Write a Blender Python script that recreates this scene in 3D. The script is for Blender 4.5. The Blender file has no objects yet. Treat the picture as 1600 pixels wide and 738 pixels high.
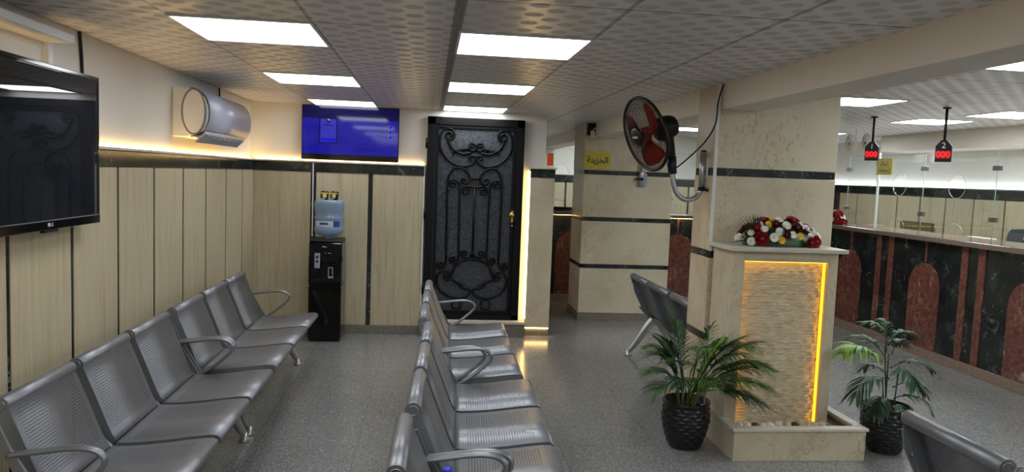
import bpy, bmesh, math, random
from mathutils import Vector, Matrix, Euler
random.seed(7)
PI = math.pi
S = bpy.context.scene
C = S.collection

# ---------------------------------------------------------------- camera
CAM_H = 1.61
yaw, pitch, roll = 0.1122, 0.0802, 0.0378
fw = Vector((math.sin(yaw) * math.cos(pitch), math.cos(yaw) * math.cos(pitch), -math.sin(pitch)))
rt = Vector((math.cos(yaw), -math.sin(yaw), 0))
up = rt.cross(fw)
r2 = math.cos(roll) * rt + math.sin(roll) * up
u2 = -math.sin(roll) * rt + math.cos(roll) * up
cd = bpy.data.cameras.new('camera')
cd.sensor_width = 36.0
cd.lens = 36.0 * 1172 / 1600
cd.clip_start = 0.02
cam = bpy.data.objects.new('camera', cd)
C.objects.link(cam)
M = Matrix((r2, u2, -fw)).transposed().to_4x4()
M.translation = (0, 0, CAM_H)
cam.matrix_world = M
S.camera = cam

# ---------------------------------------------------------------- light levels
PANEL = 6.2          # ceiling panels
HALL = 15.0           # panels over the counter hall
LED = 15.0            # warm cove tape
AMBER = 4.0          # fountain niche tape
S.view_settings.view_transform = 'Standard'
S.view_settings.look = 'None'
S.view_settings.gamma = 1.0
S.view_settings.use_curve_mapping = False
S.view_settings.exposure = 0.55
S.cycles.use_denoising = True
S.cycles.max_bounces = 8
S.cycles.transparent_max_bounces = 24
W = bpy.data.worlds.new('world')
S.world = W
W.use_nodes = True
W.node_tree.nodes['Background'].inputs[0].default_value = (0.8, 0.88, 1, 1)
W.node_tree.nodes['Background'].inputs[1].default_value = 0.05


# ---------------------------------------------------------------- materials
def srgb(r, g, b):
    f = lambda c: (c / 255 / 12.92) if c / 255 <= 0.04045 else ((c / 255 + 0.055) / 1.055) ** 2.4
    return (f(r), f(g), f(b), 1)


class NT:
    """small node-building helper"""

    def __init__(s, name):
        s.m = bpy.data.materials.new(name)
        s.m.use_nodes = True
        s.t = s.m.node_tree
        s.p = s.t.nodes['Principled BSDF']
        s.out = s.t.nodes['Material Output']

    def new(s, typ, **kw):
        n = s.t.nodes.new(typ)
        for k, v in kw.items():
            setattr(n, k, v)
        return n

    def put(s, sock, v):
        if v is None:
            return
        if hasattr(v, 'is_output'):
            s.t.links.new(v, sock)
        else:
            sock.default_value = v

    def math(s, op, a, b=None, c=None):
        n = s.new('ShaderNodeMath', operation=op)
        s.put(n.inputs[0], a)
        s.put(n.inputs[1], b)
        s.put(n.inputs[2], c)
        return n.outputs[0]

    def coord(s, kind='Object', scale=None, rot=None):
        o = s.new('ShaderNodeTexCoord').outputs[kind]
        if scale is not None or rot is not None:
            mp = s.new('ShaderNodeMapping')
            s.t.links.new(o, mp.inputs[0])
            if scale is not None:
                mp.inputs['Scale'].default_value = scale
            if rot is not None:
                mp.inputs['Rotation'].default_value = rot
            o = mp.outputs[0]
        return o

    def noise(s, vec, scale, detail=4, rough=0.55, dist=0.0):
        n = s.new('ShaderNodeTexNoise')
        s.put(n.inputs['Vector'], vec)
        n.inputs['Scale'].default_value = scale
        n.inputs['Detail'].default_value = detail
        n.inputs['Roughness'].default_value = rough
        n.inputs['Distortion'].default_value = dist
        return n.outputs[0]

    def voro(s, vec, scale, feature='F1', out='Distance'):
        n = s.new('ShaderNodeTexVoronoi', feature=feature)
        s.put(n.inputs['Vector'], vec)
        n.inputs['Scale'].default_value = scale
        return n.outputs[out]

    def ramp(s, fac, stops, interp='LINEAR'):
        n = s.new('ShaderNodeValToRGB')
        cr = n.color_ramp
        cr.interpolation = interp
        while len(cr.elements) < len(stops):
            cr.elements.new(0.5)
        for e, (p, c) in zip(cr.elements, stops):
            e.position = p
            e.color = c if len(c) == 4 else (*c, 1)
        s.put(n.inputs[0], fac)
        return n.outputs[0]

    def mix(s, fac, a, b, mode='MIX'):
        n = s.new('ShaderNodeMix', data_type='RGBA', blend_type=mode)
        s.put(n.inputs[0], fac)
        s.put(n.inputs[6], a)
        s.put(n.inputs[7], b)
        return n.outputs[2]

    def bump(s, h, strength=0.3, dist=0.01):
        n = s.new('ShaderNodeBump')
        n.inputs['Strength'].default_value = strength
        n.inputs['Distance'].default_value = dist
        s.put(n.inputs['Height'], h)
        s.t.links.new(n.outputs[0], s.p.inputs['Normal'])

    def set(s, **kw):
        names = dict(col='Base Color', rough='Roughness', metal='Metallic', spec='Specular IOR Level', trans='Transmission Weight',
                     ior='IOR', alpha='Alpha', coat='Coat Weight', ecol='Emission Color', estr='Emission Strength', sss='Subsurface Weight')
        for k, v in kw.items():
            s.put(s.p.inputs[names[k]], v)
        return s


def plain(name, c, rough=0.5, metal=0.0, var=0.08, scale=30, coat=0.0, spec=0.5):
    n = NT(name)
    f = n.noise(n.coord(), scale, 3)
    d = tuple(x * (1 - var) for x in c[:3]) + (1,)
    l = tuple(min(1, x * (1 + var)) for x in c[:3]) + (1,)
    n.set(col=n.ramp(f, [(0.35, d), (0.65, l)]), rough=rough, metal=metal, coat=coat, spec=spec)
    return n.m


def emit(name, c, strength):
    n = NT(name)
    n.set(col=(0, 0, 0, 1), ecol=c, estr=strength, rough=0.6)
    n.m.cycles.emission_sampling = 'AUTO'
    return n.m


def mat_travertine():
    n = NT('travertine')
    v = n.coord('Object', (9, 9, 0.55))
    a = n.noise(v, 3.2, 6, 0.6, 0.6)
    b = n.noise(n.coord('Object', (40, 40, 1.2)), 4, 3, 0.6)
    f = n.math('ADD', n.math('MULTIPLY', a, 0.7), n.math('MULTIPLY', b, 0.3))
    n.set(col=n.ramp(f, [(0.28, srgb(158, 143, 114)), (0.45, srgb(186, 172, 142)), (0.6, srgb(197, 184, 156)), (0.75, srgb(172, 157, 126))]),
          rough=0.33)
    return n.m


def mat_cream():
    n = NT('cream_marble')
    v = n.coord('Object')
    a = n.noise(v, 2.2, 7, 0.62, 0.8)
    r = n.noise(n.coord('Object', (1.6, 1.6, 0.8)), 2.0, 5, 0.6, 1.6)
    vein = n.ramp(n.math('ABSOLUTE', n.math('SUBTRACT', r, 0.5)), [(0.0, (1, 1, 1, 1)), (0.012, (0.25, 0.25, 0.25, 1)), (0.03, (0, 0, 0, 1))])
    patch = n.ramp(n.noise(v, 0.9, 3), [(0.45, (0, 0, 0, 1)), (0.66, (0.6, 0.6, 0.6, 1))])
    base = n.ramp(a, [(0.3, srgb(188, 174, 146)), (0.5, srgb(204, 191, 164)), (0.7, srgb(212, 201, 176))])
    c = n.mix(n.math('MULTIPLY', vein, patch), base, srgb(150, 112, 62))
    pit = n.ramp(n.noise(n.coord('Object', (22, 22, 12)), 2.2, 4, 0.7), [(0.52, (0, 0, 0, 1)), (0.66, (1, 1, 1, 1))])
    zone = n.ramp(n.noise(n.coord('Object', (2.6, 2.6, 0.7)), 1.3, 2), [(0.54, (0, 0, 0, 1)), (0.66, (0.55, 0.55, 0.55, 1))])
    c = n.mix(n.math('MULTIPLY', pit, zone), c, srgb(146, 106, 52))
    n.set(col=c, rough=0.3)
    return n.m


def mat_dark_marble():
    n = NT('black_green_marble')
    v = n.coord('Object')
    r = n.noise(v, 4.5, 4, 0.55, 0.6)
    vein = n.ramp(n.math('ABSOLUTE', n.math('SUBTRACT', r, 0.5)), [(0.0, (1, 1, 1, 1)), (0.006, (0.3, 0.3, 0.3, 1)), (0.016, (0, 0, 0, 1))])
    patch = n.ramp(n.noise(v, 3.0, 3), [(0.5, (0, 0, 0, 1)), (0.68, (1, 1, 1, 1))])
    fleck = n.ramp(n.noise(n.coord('Object', (1, 1, 0.7)), 26, 3, 0.6, 0.5), [(0.67, (0, 0, 0, 1)), (0.75, (0.55, 0.55, 0.55, 1))])
    base = n.ramp(n.noise(v, 6, 5), [(0.3, srgb(18, 20, 20)), (0.55, srgb(34, 40, 39)), (0.75, srgb(56, 66, 63))])
    n.set(col=n.mix(n.math('MAXIMUM', n.math('MULTIPLY', n.math('MULTIPLY', vein, patch), 0.6), fleck), base, srgb(178, 182, 176)), rough=0.14)
    return n.m


def mat_red_marble():
    n = NT('red_marble')
    v = n.coord('Object')
    r = n.noise(v, 6.5, 4, 0.6, 0.8)
    vein = n.ramp(n.math('ABSOLUTE', n.math('SUBTRACT', r, 0.52)), [(0.0, (1, 1, 1, 1)), (0.012, (0.4, 0.4, 0.4, 1)), (0.03, (0, 0, 0, 1))])
    patch = n.ramp(n.noise(v, 3.1, 2), [(0.48, (0, 0, 0, 1)), (0.62, (1, 1, 1, 1))])
    blot = n.ramp(n.noise(n.coord('Object', (1, 1, 0.45)), 11, 4, 0.6, 0.4), [(0.62, (0, 0, 0, 1)), (0.7, (0.55, 0.55, 0.55, 1))])
    base = n.ramp(n.noise(v, 15, 6, 0.75), [(0.3, srgb(80, 46, 41)), (0.5, srgb(112, 66, 57)), (0.7, srgb(138, 90, 78))])
    n.set(col=n.mix(n.math('MAXIMUM', n.math('MULTIPLY', n.math('MULTIPLY', vein, patch), 0.3), blot), base, srgb(200, 180, 156)), rough=0.18)
    return n.m


def mat_granite(name, lo, mid, hi, rough, tiles=0.0):
    n = NT(name)
    v = n.coord('Object')
    a = n.voro(v, 170, 'F1', 'Color')
    sep = n.new('ShaderNodeSeparateColor')
    n.t.links.new(a, sep.inputs[0])
    f = n.math('ADD', n.math('MULTIPLY', sep.outputs[0], 0.7), n.math('MULTIPLY', n.noise(v, 60, 4), 0.3))
    c = n.ramp(f, [(0.12, lo), (0.42, mid), (0.66, mid), (0.9, hi)])
    c = n.mix(0.5, c, n.ramp(n.noise(v, 1.1, 3), [(0.3, tuple(x * 0.8 for x in mid[:3]) + (1,)), (0.7, tuple(x * 1.15 for x in mid[:3]) + (1,))]))
    if tiles:
        s = n.new('ShaderNodeSeparateXYZ')
        n.t.links.new(v, s.inputs[0])
        g = None
        for k, off in ((0, 0.13), (1, 0.28)):
            d = n.math('ABSOLUTE', n.math('SUBTRACT', n.math('FRACT', n.math('MULTIPLY_ADD', s.outputs[k], 1 / tiles, off + 20)), 0.5))
            e = n.math('LESS_THAN', d, 0.0024 / tiles)
            g = e if g is None else n.math('MAXIMUM', g, e)
        c = n.mix(n.math('MULTIPLY', g, 0.5), c, tuple(x * 0.35 for x in mid[:3]) + (1,))
    n.set(col=c, rough=rough)
    return n.m


def mat_ceiling():
    n = NT('embossed_ceiling_tile')
    v = n.coord('Object')
    s = n.new('ShaderNodeSeparateXYZ')
    n.t.links.new(v, s.inputs[0])
    # staggered oval emboss, six to a tile
    ry = n.math('MULTIPLY', s.outputs[1], 1 / 0.08)
    row = n.math('FLOOR', ry)
    rx = n.math('ADD', n.math('MULTIPLY', s.outputs[0], 1 / 0.153), n.math('MULTIPLY', row, 0.5))
    dx = n.math('SUBTRACT', n.math('FRACT', n.math('ADD', rx, 50)), 0.5)
    dy = n.math('SUBTRACT', n.math('FRACT', n.math('ADD', ry, 50)), 0.5)
    d = n.math('SQRT', n.math('ADD', n.math('MULTIPLY', dx, dx), n.math('MULTIPLY', n.math('MULTIPLY', dy, dy), 0.273)))
    oval = n.ramp(d, [(0.225, (1, 1, 1, 1)), (0.265, (0, 0, 0, 1))])
    # tile seams, drawn where the T-bars sit
    def seam(axis, off, wdt):
        q = n.math('ABSOLUTE', n.math('SUBTRACT', n.math('FRACT', n.math('MULTIPLY_ADD', s.outputs[axis], 1 / 0.6, off)), 0.5))
        return n.math('LESS_THAN', q, wdt / 0.6)
    left = n.math('LESS_THAN', s.outputs[0], 0.09)
    right_hall = n.math('GREATER_THAN', s.outputs[0], 1.95)
    sx_l = seam(0, (1.1168 + 0.3) / 0.6 + 20, 0.008)
    sx_m = seam(0, (-0.11 + 0.3) / 0.6 + 20, 0.010)
    sx_r = seam(0, (-3.44 + 0.3) / 0.6 + 20, 0.006)
    sx = n.math('ADD', n.math('MULTIPLY', left, sx_l), n.math('MULTIPLY', n.math('SUBTRACT', 1, left), sx_m))
    sx = n.math('ADD', n.math('MULTIPLY', n.math('SUBTRACT', 1, right_hall), sx), n.math('MULTIPLY', right_hall, sx_r))
    sy_l = seam(1, (-3.34 + 0.3) / 0.6 + 20, 0.0055)
    sy_r = seam(1, (-6.05 + 0.3) / 0.6 + 20, 0.005)
    sy = n.math('ADD', n.math('MULTIPLY', n.math('SUBTRACT', 1, right_hall), sy_l), n.math('MULTIPLY', right_hall, sy_r))
    base = n.mix(oval, srgb(220, 219, 221), srgb(196, 194, 195))
    c = n.mix(n.math('MULTIPLY', sx, 0.7), base, srgb(105, 102, 98))
    c = n.mix(n.math('MULTIPLY', sy, 0.9), c, srgb(50, 48, 46))
    n.set(col=c, rough=n.math('MULTIPLY_ADD', oval, 0.2, 0.3))
    return n.m


def mat_steel(name, c, rough, metal=0.9, holes=False):
    n = NT(name)
    br = n.noise(n.coord('Object', (60, 3, 60)), 6, 3, 0.6)
    n.set(col=n.ramp(br, [(0.3, tuple(x * 0.9 for x in c[:3]) + (1,)), (0.7, c)]), metal=metal,
          rough=n.math('MULTIPLY_ADD', br, 0.12, rough - 0.06))
    if holes:
        uv = n.new('ShaderNodeUVMap').outputs[0]
        s = n.new('ShaderNodeSeparateXYZ')
        n.t.links.new(uv, s.inputs[0])
        P = 0.012
        rv = n.math('MULTIPLY', s.outputs[1], 1 / P)
        row = n.math('FLOOR', rv)
        ru = n.math('ADD', n.math('MULTIPLY', s.outputs[0], 1 / P), n.math('MULTIPLY', row, 0.5))
        du = n.math('SUBTRACT', n.math('FRACT', n.math('ADD', ru, 100)), 0.5)
        dv = n.math('SUBTRACT', n.math('FRACT', n.math('ADD', rv, 100)), 0.5)
        d = n.math('ADD', n.math('MULTIPLY', du, du), n.math('MULTIPLY', dv, dv))
        hole = n.math('LESS_THAN', d, 0.046)
        inu = n.math('LESS_THAN', n.math('ABSOLUTE', s.outputs[0]), 0.222)
        inv = n.math('LESS_THAN', n.math('ABSOLUTE', n.math('SUBTRACT', s.outputs[1], 0.205)), 0.155)
        a = n.math('SUBTRACT', 1, n.math('MULTIPLY', hole, n.math('MULTIPLY', inu, inv)))
        n.set(alpha=a)
    return n.m


def mat_glass(name, tint=(0.93, 0.97, 0.95, 1), rough=0.0, opac=0.12):
    """thin clear pane: mostly see-through with a mirror-like sheen"""
    n = NT(name)
    tr = n.new('ShaderNodeBsdfTransparent')
    tr.inputs[0].default_value = tint
    gl = n.new('ShaderNodeBsdfGlossy')
    gl.inputs['Roughness'].default_value = rough
    gl.inputs[0].default_value = (0.95, 1, 0.98, 1)
    fr = n.new('ShaderNodeLayerWeight')
    fr.inputs[0].default_value = 0.5
    m = n.new('ShaderNodeMixShader')
    n.t.links.new(n.math('MULTIPLY_ADD', n.math('POWER', fr.outputs['Facing'], 4.0), 0.35, opac * 0.3), m.inputs[0])
    n.t.links.new(tr.outputs[0], m.inputs[1])
    n.t.links.new(gl.outputs[0], m.inputs[2])
    n.t.links.new(m.outputs[0], n.out.inputs[0])
    return n.m


def mat_leaf(name, c1, c2):
    n = NT(name)
    f = n.noise(n.coord('Object'), 14, 3)
    n.set(col=n.ramp(f, [(0.3, c1), (0.7, c2)]), rough=0.42)
    return n.m


def mat_leaded():
    """dark pebbled glass behind the ironwork"""
    n = NT('pebbled_dark_glass')
    v = n.coord('Object')
    f = n.noise(v, 95, 3, 0.6)
    n.set(col=n.ramp(n.noise(v, 60, 4), [(0.3, srgb(30, 33, 38)), (0.7, srgb(66, 72, 82))]), rough=0.18)
    n.bump(f, 0.9, 0.008)
    return n.m


def mat_stack():
    """split-face stone strips: colour differs strip by strip (shape is in the mesh)"""
    n = NT('split_face_stone')
    n.set(col=n.ramp(n.noise(n.coord('Object', (8, 8, 40)), 2.0, 4), [(0.3, srgb(204, 190, 160)), (0.7, srgb(230, 218, 192))]), rough=0.6)
    return n.m


TRAV = mat_travertine()
CREAM = mat_cream()
DARKM = mat_dark_marble()
REDM = mat_red_marble()
FLOORM = mat_granite('grey_granite_floor', srgb(58, 58, 58), srgb(126, 125, 123), srgb(214, 213, 208), 0.2, 0.6)
SKIRT = mat_granite('granite_skirting', srgb(70, 66, 60), srgb(120, 112, 102), srgb(176, 168, 154), 0.25)
SKIRT_PINK = mat_granite('pink_granite_skirting', srgb(96, 76, 66), srgb(142, 120, 106), srgb(186, 170, 156), 0.25)
CEIL = mat_ceiling()
PAINT = plain('white_paint', srgb(226, 222, 214), 0.6, var=0.02, scale=3)
BEAMP = plain('cream_paint', srgb(232, 224, 212), 0.6, var=0.02, scale=3)
WHITE = plain('white_plastic', srgb(226, 226, 224), 0.32, var=0.02)
SILVER = plain('silver_grey_plastic', srgb(160, 163, 178), 0.34, var=0.02)
GREYP = plain('grey_plastic', srgb(120, 120, 122), 0.4)
BLACK = plain('black_plastic', srgb(14, 14, 15), 0.36, spec=0.35)
GLOSSB = plain('gloss_black', srgb(9, 9, 10), 0.08)
IRON = plain('wrought_iron', srgb(7, 7, 8), 0.4, spec=0.25)
STEEL = mat_steel('brushed_steel', srgb(142, 144, 148), 0.38, 0.75)
PERF = mat_steel('perforated_steel', srgb(142, 143, 148), 0.42, 0.7, holes=True)
CHROME = mat_steel('chrome', srgb(205, 206, 208), 0.15, 1.0)
ALU = mat_steel('aluminium_tube', srgb(190, 190, 192), 0.3, 0.9)
BRASS = plain('brass', srgb(212, 176, 92), 0.25, metal=0.9)
GOLD = plain('gold_sign', srgb(196, 176, 66), 0.35, metal=0.25)
RUST = plain('hinge_grey', srgb(130, 128, 124), 0.3, metal=0.8)
GLASS = mat_glass('clear_glass', (0.965, 0.985, 0.98, 1))
EDGE = plain('polished_glass_edge', srgb(188, 214, 206), 0.15)
LEDM = emit('warm_led', (1.0, 0.62, 0.22, 1), LED)
AMBERM = emit('amber_led', (1.0, 0.50, 0.04, 1), AMBER)
PANELM = emit('panel_light', (0.92, 0.97, 1.0, 1), PANEL)
HALLM = emit('hall_panel_light', (0.90, 0.97, 1.0, 1), HALL)
AMBERW = emit('amber_glow_strip', (1.0, 0.44, 0.012, 1), 2.0)
PEBBLED = mat_leaded()
STACK = mat_stack()
STONE_CAP = plain('pale_stone_cap', srgb(204, 196, 180), 0.4, var=0.05, scale=12)
LEAF_A = mat_leaf('palm_green', srgb(28, 58, 26), srgb(74, 116, 44))
LEAF_B = mat_leaf('dark_palm_green', srgb(22, 48, 26), srgb(48, 86, 44))
LEAF_L = mat_leaf('fresh_green', srgb(92, 140, 40), srgb(130, 170, 60))
STEM = mat_leaf('cane_green', srgb(84, 104, 40), srgb(140, 150, 70))
SOIL = plain('potting_soil', srgb(36, 28, 22), 0.9, var=0.4, scale=120)
POT = plain('black_pot', srgb(20, 20, 21), 0.3)


# ---------------------------------------------------------------- mesh helpers
class MB:
    def __init__(s):
        s.b = bmesh.new()
        s.uv = None

    def box(s, x0, y0, z0, x1, y1, z1, bev=0.0, seg=2):
        r = bmesh.ops.create_cube(s.b, size=1)
        vs = r['verts']
        for v in vs:
            v.co = Vector((x0 + (v.co.x + 0.5) * (x1 - x0), y0 + (v.co.y + 0.5) * (y1 - y0), z0 + (v.co.z + 0.5) * (z1 - z0)))
        if bev:
            es = list({e for v in vs for e in v.link_edges})
            bmesh.ops.bevel(s.b, geom=es, offset=bev, segments=seg, profile=0.5, affect='EDGES')
        return s

    def tube(s, pts, r, n=8, closed=False, cap=True, flat=1.0):
        """round (or flattened) tube along a path; r a number or one per point"""
        pts = [Vector(p) for p in pts]
        N = len(pts)
        rr = r if isinstance(r, (list, tuple)) else [r] * N
        rings = []
        prev = None
        for i, p in enumerate(pts):
            a = pts[(i - 1) % N] if (closed or i > 0) else p
            b = pts[(i + 1) % N] if (closed or i < N - 1) else p
            t = (b - a).normalized()
            if prev is None:
                h = Vector((0, 0, 1)) if abs(t.z) < 0.9 else Vector((1, 0, 0))
                u = t.cross(h).normalized()
            else:
                u = (prev - t * prev.dot(t)).normalized()
            prev = u
            w = t.cross(u)
            rings.append([s.b.verts.new(p + (u * math.cos(2 * PI * k / n) * flat + w * math.sin(2 * PI * k / n)) * rr[i]) for k in range(n)])
        for i in range(N if closed else N - 1):
            A, B = rings[i], rings[(i + 1) % N]
            for k in range(n):
                f = s.b.faces.new((A[k], A[(k + 1) % n], B[(k + 1) % n], B[k]))
                f.smooth = True
        if cap and not closed:
            s.b.faces.new(rings[0][::-1])
            s.b.faces.new(rings[-1])
        return s

    def cyl(s, p0, p1, r0, r1=None, n=24):
        return s.tube([p0, p1], [r0, r1 if r1 is not None else r0], n)

    def lathe(s, prof, n=32, loc=(0, 0, 0), fn=None, axis=None):
        """profile of (radius, z) turned about z"""
        L = Vector(loc)
        rings = []
        for (r, z) in prof:
            ring = []
            for k in range(n):
                a = 2 * PI * k / n
                rr = fn(a, z, r) if fn else r
                v = Vector((rr * math.cos(a), rr * math.sin(a), z))
                if axis is not None:
                    v = axis @ v
                ring.append(s.b.verts.new(L + v))
            rings.append(ring)
        for A, B in zip(rings, rings[1:]):
            for k in range(n):
                f = s.b.faces.new((A[k], A[(k + 1) % n], B[(k + 1) % n], B[k]))
                f.smooth = True
        if prof[0][0] > 1e-5:
            s.b.faces.new(rings[0][::-1])
        if prof[-1][0] > 1e-5:
            s.b.faces.new(rings[-1])
        return s

    def prism(s, poly, d0, d1, axis='y', bev=0.0):
        """polygon (a, b) pushed along an axis from d0 to d1"""
        def P(a, b, d):
            return {'y': (a, d, b), 'x': (d, a, b), 'z': (a, b, d)}[axis]
        A = [s.b.verts.new(P(a, b, d0)) for a, b in poly]
        B = [s.b.verts.new(P(a, b, d1)) for a, b in poly]
        f0 = s.b.faces.new(A)
        f1 = s.b.faces.new(B[::-1])
        n = len(poly)
        for k in range(n):
            s.b.faces.new((A[k], B[k], B[(k + 1) % n], A[(k + 1) % n]))
        if bev:
            es = list(f0.edges) + list(f1.edges)
            bmesh.ops.bevel(s.b, geom=es, offset=bev, segments=2, profile=0.5, affect='EDGES')
        return s

    def ball(s, c, r, seg=12, sc=(1, 1, 1)):
        q = bmesh.ops.create_uvsphere(s.b, u_segments=seg, v_segments=max(6, seg // 2 + 2), radius=r)
        for v in q['verts']:
            v.co = Vector((v.co.x * sc[0], v.co.y * sc[1], v.co.z * sc[2])) + Vector(c)
            for f in v.link_faces:
                f.smooth = True
        return s

    def quad(s, a, b, c, d, smooth=False):
        f = s.b.faces.new([s.b.verts.new(p) for p in (a, b, c, d)])
        f.smooth = smooth
        return f

    def sheet(s, prof, y0, y1, t, sign=1):
        """bent plate: profile (x, z) pushed along y, with thickness t and u,v in metres"""
        if s.uv is None:
            s.uv = s.b.loops.layers.uv.new('UVMap')
        P = [Vector((x, 0, z)) for x, z in prof]
        nrm = []
        for i in range(len(P)):
            d = (P[min(i + 1, len(P) - 1)] - P[max(i - 1, 0)]).normalized()
            nrm.append(Vector((-d.z, 0, d.x)) * sign)
        vv = [0]
        for a, b in zip(P, P[1:]):
            vv.append(vv[-1] + (b - a).length)
        ym = (y0 + y1) / 2
        top = [[s.b.verts.new(p + Vector((0, y, 0))) for y in (y0, y1)] for p in P]
        bot = [[s.b.verts.new(p + n * t + Vector((0, y, 0))) for y in (y0, y1)] for p, n in zip(P, nrm)]
        def F(vs, uvs):
            f = s.b.faces.new(vs)
            for l, u in zip(f.loops, uvs):
                l[s.uv].uv = u
            f.smooth = True
        for i in range(len(P) - 1):
            uv = [(y0 - ym, vv[i]), (y1 - ym, vv[i]), (y1 - ym, vv[i + 1]), (y0 - ym, vv[i + 1])]
            F([top[i][0], top[i][1], top[i + 1][1], top[i + 1][0]], uv)
            F([bot[i][0], bot[i][1], bot[i + 1][1], bot[i + 1][0]][::-1], uv[::-1])
            for k in (0, 1):
                s.b.faces.new([top[i][k], top[i + 1][k], bot[i + 1][k], bot[i][k]])
        for i in (0, -1):
            s.b.faces.new([top[i][0], top[i][1], bot[i][1], bot[i][0]])
        return s

    def flange(s, prof, depths, y, t, sign=1):
        """side lip of a bent plate: strip from the profile inwards by the given depths"""
        P = [Vector((x, 0, z)) for x, z in prof]
        Q = []
        for i in range(len(P)):
            d = (P[min(i + 1, len(P) - 1)] - P[max(i - 1, 0)]).normalized()
            dep = depths[i] if isinstance(depths, (list, tuple)) else depths
            Q.append(P[i] + Vector((-d.z, 0, d.x)) * sign * dep)
        L = [[s.b.verts.new(v + Vector((0, yy, 0))) for v in (a, b)] for a, b in zip(P, Q) for yy in ()] if False else None
        A = [(s.b.verts.new(a + Vector((0, y, 0))), s.b.verts.new(b + Vector((0, y, 0)))) for a, b in zip(P, Q)]
        B = [(s.b.verts.new(a + Vector((0, y + t, 0))), s.b.verts.new(b + Vector((0, y + t, 0)))) for a, b in zip(P, Q)]
        for i in range(len(P) - 1):
            s.b.faces.new((A[i][0], A[i + 1][0], A[i + 1][1], A[i][1]))
            s.b.faces.new((B[i][0], B[i][1], B[i + 1][1], B[i + 1][0]))
            s.b.faces.new((A[i][0], B[i][0], B[i + 1][0], A[i + 1][0]))
            s.b.faces.new((A[i][1], A[i + 1][1], B[i + 1][1], B[i][1]))
        for i in (0, -1):
            s.b.faces.new((A[i][0], A[i][1], B[i][1], B[i][0]))
        return s

    def xf(s, m):
        bmesh.ops.transform(s.b, matrix=m, verts=s.b.verts)
        return s

    def build(s, name, mat, parent=None, norm=True):
        if norm:
            bmesh.ops.recalc_face_normals(s.b, faces=s.b.faces)
        me = bpy.data.meshes.new(name)
        s.b.to_mesh(me)
        s.b.free()
        me.materials.append(mat)
        o = bpy.data.objects.new(name, me)
        C.objects.link(o)
        if parent is not None:
            o.parent = parent
        return o


def tag(o, label=None, cat=None, group=None, kind=None):
    if label:
        o['label'] = label
    if cat:
        o['category'] = cat
    if group:
        o['group'] = group
    if kind:
        o['kind'] = kind
    return o


def thing(name, label, cat, loc=(0, 0, 0), rz=0.0, group=None, kind=None):
    o = bpy.data.objects.new(name, None)
    o.empty_display_size = 0.1
    C.objects.link(o)
    o.location = loc
    o.rotation_euler = (0, 0, rz)
    return tag(o, label, cat, group, kind)


def struct(o, label):
    o['kind'] = 'structure'
    o['label'] = label
    return o


def copy_tree(o, parent=None):
    c = o.copy()
    C.objects.link(c)
    if parent is not None:
        c.parent = parent
    for ch in list(o.children):
        copy_tree(ch, c)
    return c


def spline(pts, k=6, closed=False):
    """Catmull-Rom through the points"""
    P = [Vector(p) for p in pts]
    n = len(P)
    out = []
    for i in range(n if closed else n - 1):
        g = lambda j: P[j % n] if closed else P[max(0, min(n - 1, j))]
        a, b, c, d = g(i - 1), g(i), g(i + 1), g(i + 2)
        for s_ in range(k):
            t = s_ / k
            out.append(0.5 * (2 * b + (c - a) * t + (2 * a - 5 * b + 4 * c - d) * t * t + (3 * b - a - 3 * c + d) * t ** 3))
    if not closed:
        out.append(P[-1])
    return out


def text(body, size, mat, name, parent, m, extrude=0.001, align='CENTER', bold=0.0):
    cu = bpy.data.curves.new('lettering', 'FONT')
    cu.body = body
    cu.size = size
    cu.extrude = extrude
    cu.offset = bold * size
    cu.align_x = align
    cu.align_y = 'CENTER'
    cu.resolution_u = 2
    t = bpy.data.objects.new('lettering', cu)
    C.objects.link(t)
    bpy.context.view_layer.update()
    me = bpy.data.meshes.new_from_object(t.evaluated_get(bpy.context.evaluated_depsgraph_get()))
    bpy.data.objects.remove(t)
    bpy.data.curves.remove(cu)
    me.materials.clear()
    me.materials.append(mat)
    me.transform(m)
    o = bpy.data.objects.new(name, me)
    C.objects.link(o)
    if parent is not None:
        o.parent = parent
    return o


def frame_m(origin, xdir, zdir):
    """matrix taking text (x right, y up) to a plane"""
    x = Vector(xdir).normalized()
    y = Vector(zdir).normalized()
    z = x.cross(y)
    m = Matrix((x, y, z)).transposed().to_4x4()
    m.translation = origin
    return m


# ================================================================ THE SETTING
XL, XC = -1.72, -1.67          # painted wall above the ledge, face of the stone below
YB, YC = 7.50, 7.42
ZC, ZR = 2.231, 2.38           # ceiling of the waiting side, of the counter side
XR, YF, YN = 7.0, 12.4, -3.2

struct(MB().box(-1.95, YN - 0.2, -0.12, 7.2, YF + 0.2, 0).build('floor', FLOORM), 'grey speckled granite floor with a polished sheen')
ceil = struct(MB().box(-1.95, YN - 0.2, ZC, 1.9, YF + 0.2, ZC + 0.1).build('ceiling', CEIL), 'embossed ceiling tiles over the waiting benches')
struct(MB().box(1.95, YN - 0.2, ZR, 7.2, YF + 0.2, ZR + 0.1).build('ceiling', CEIL), 'higher tiled ceiling over the counter hall')
MB().box(0.083, YN, ZC - 0.004, 0.108, YB, ZC + 0.002).build('tee_bar', GREYP, ceil)

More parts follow.
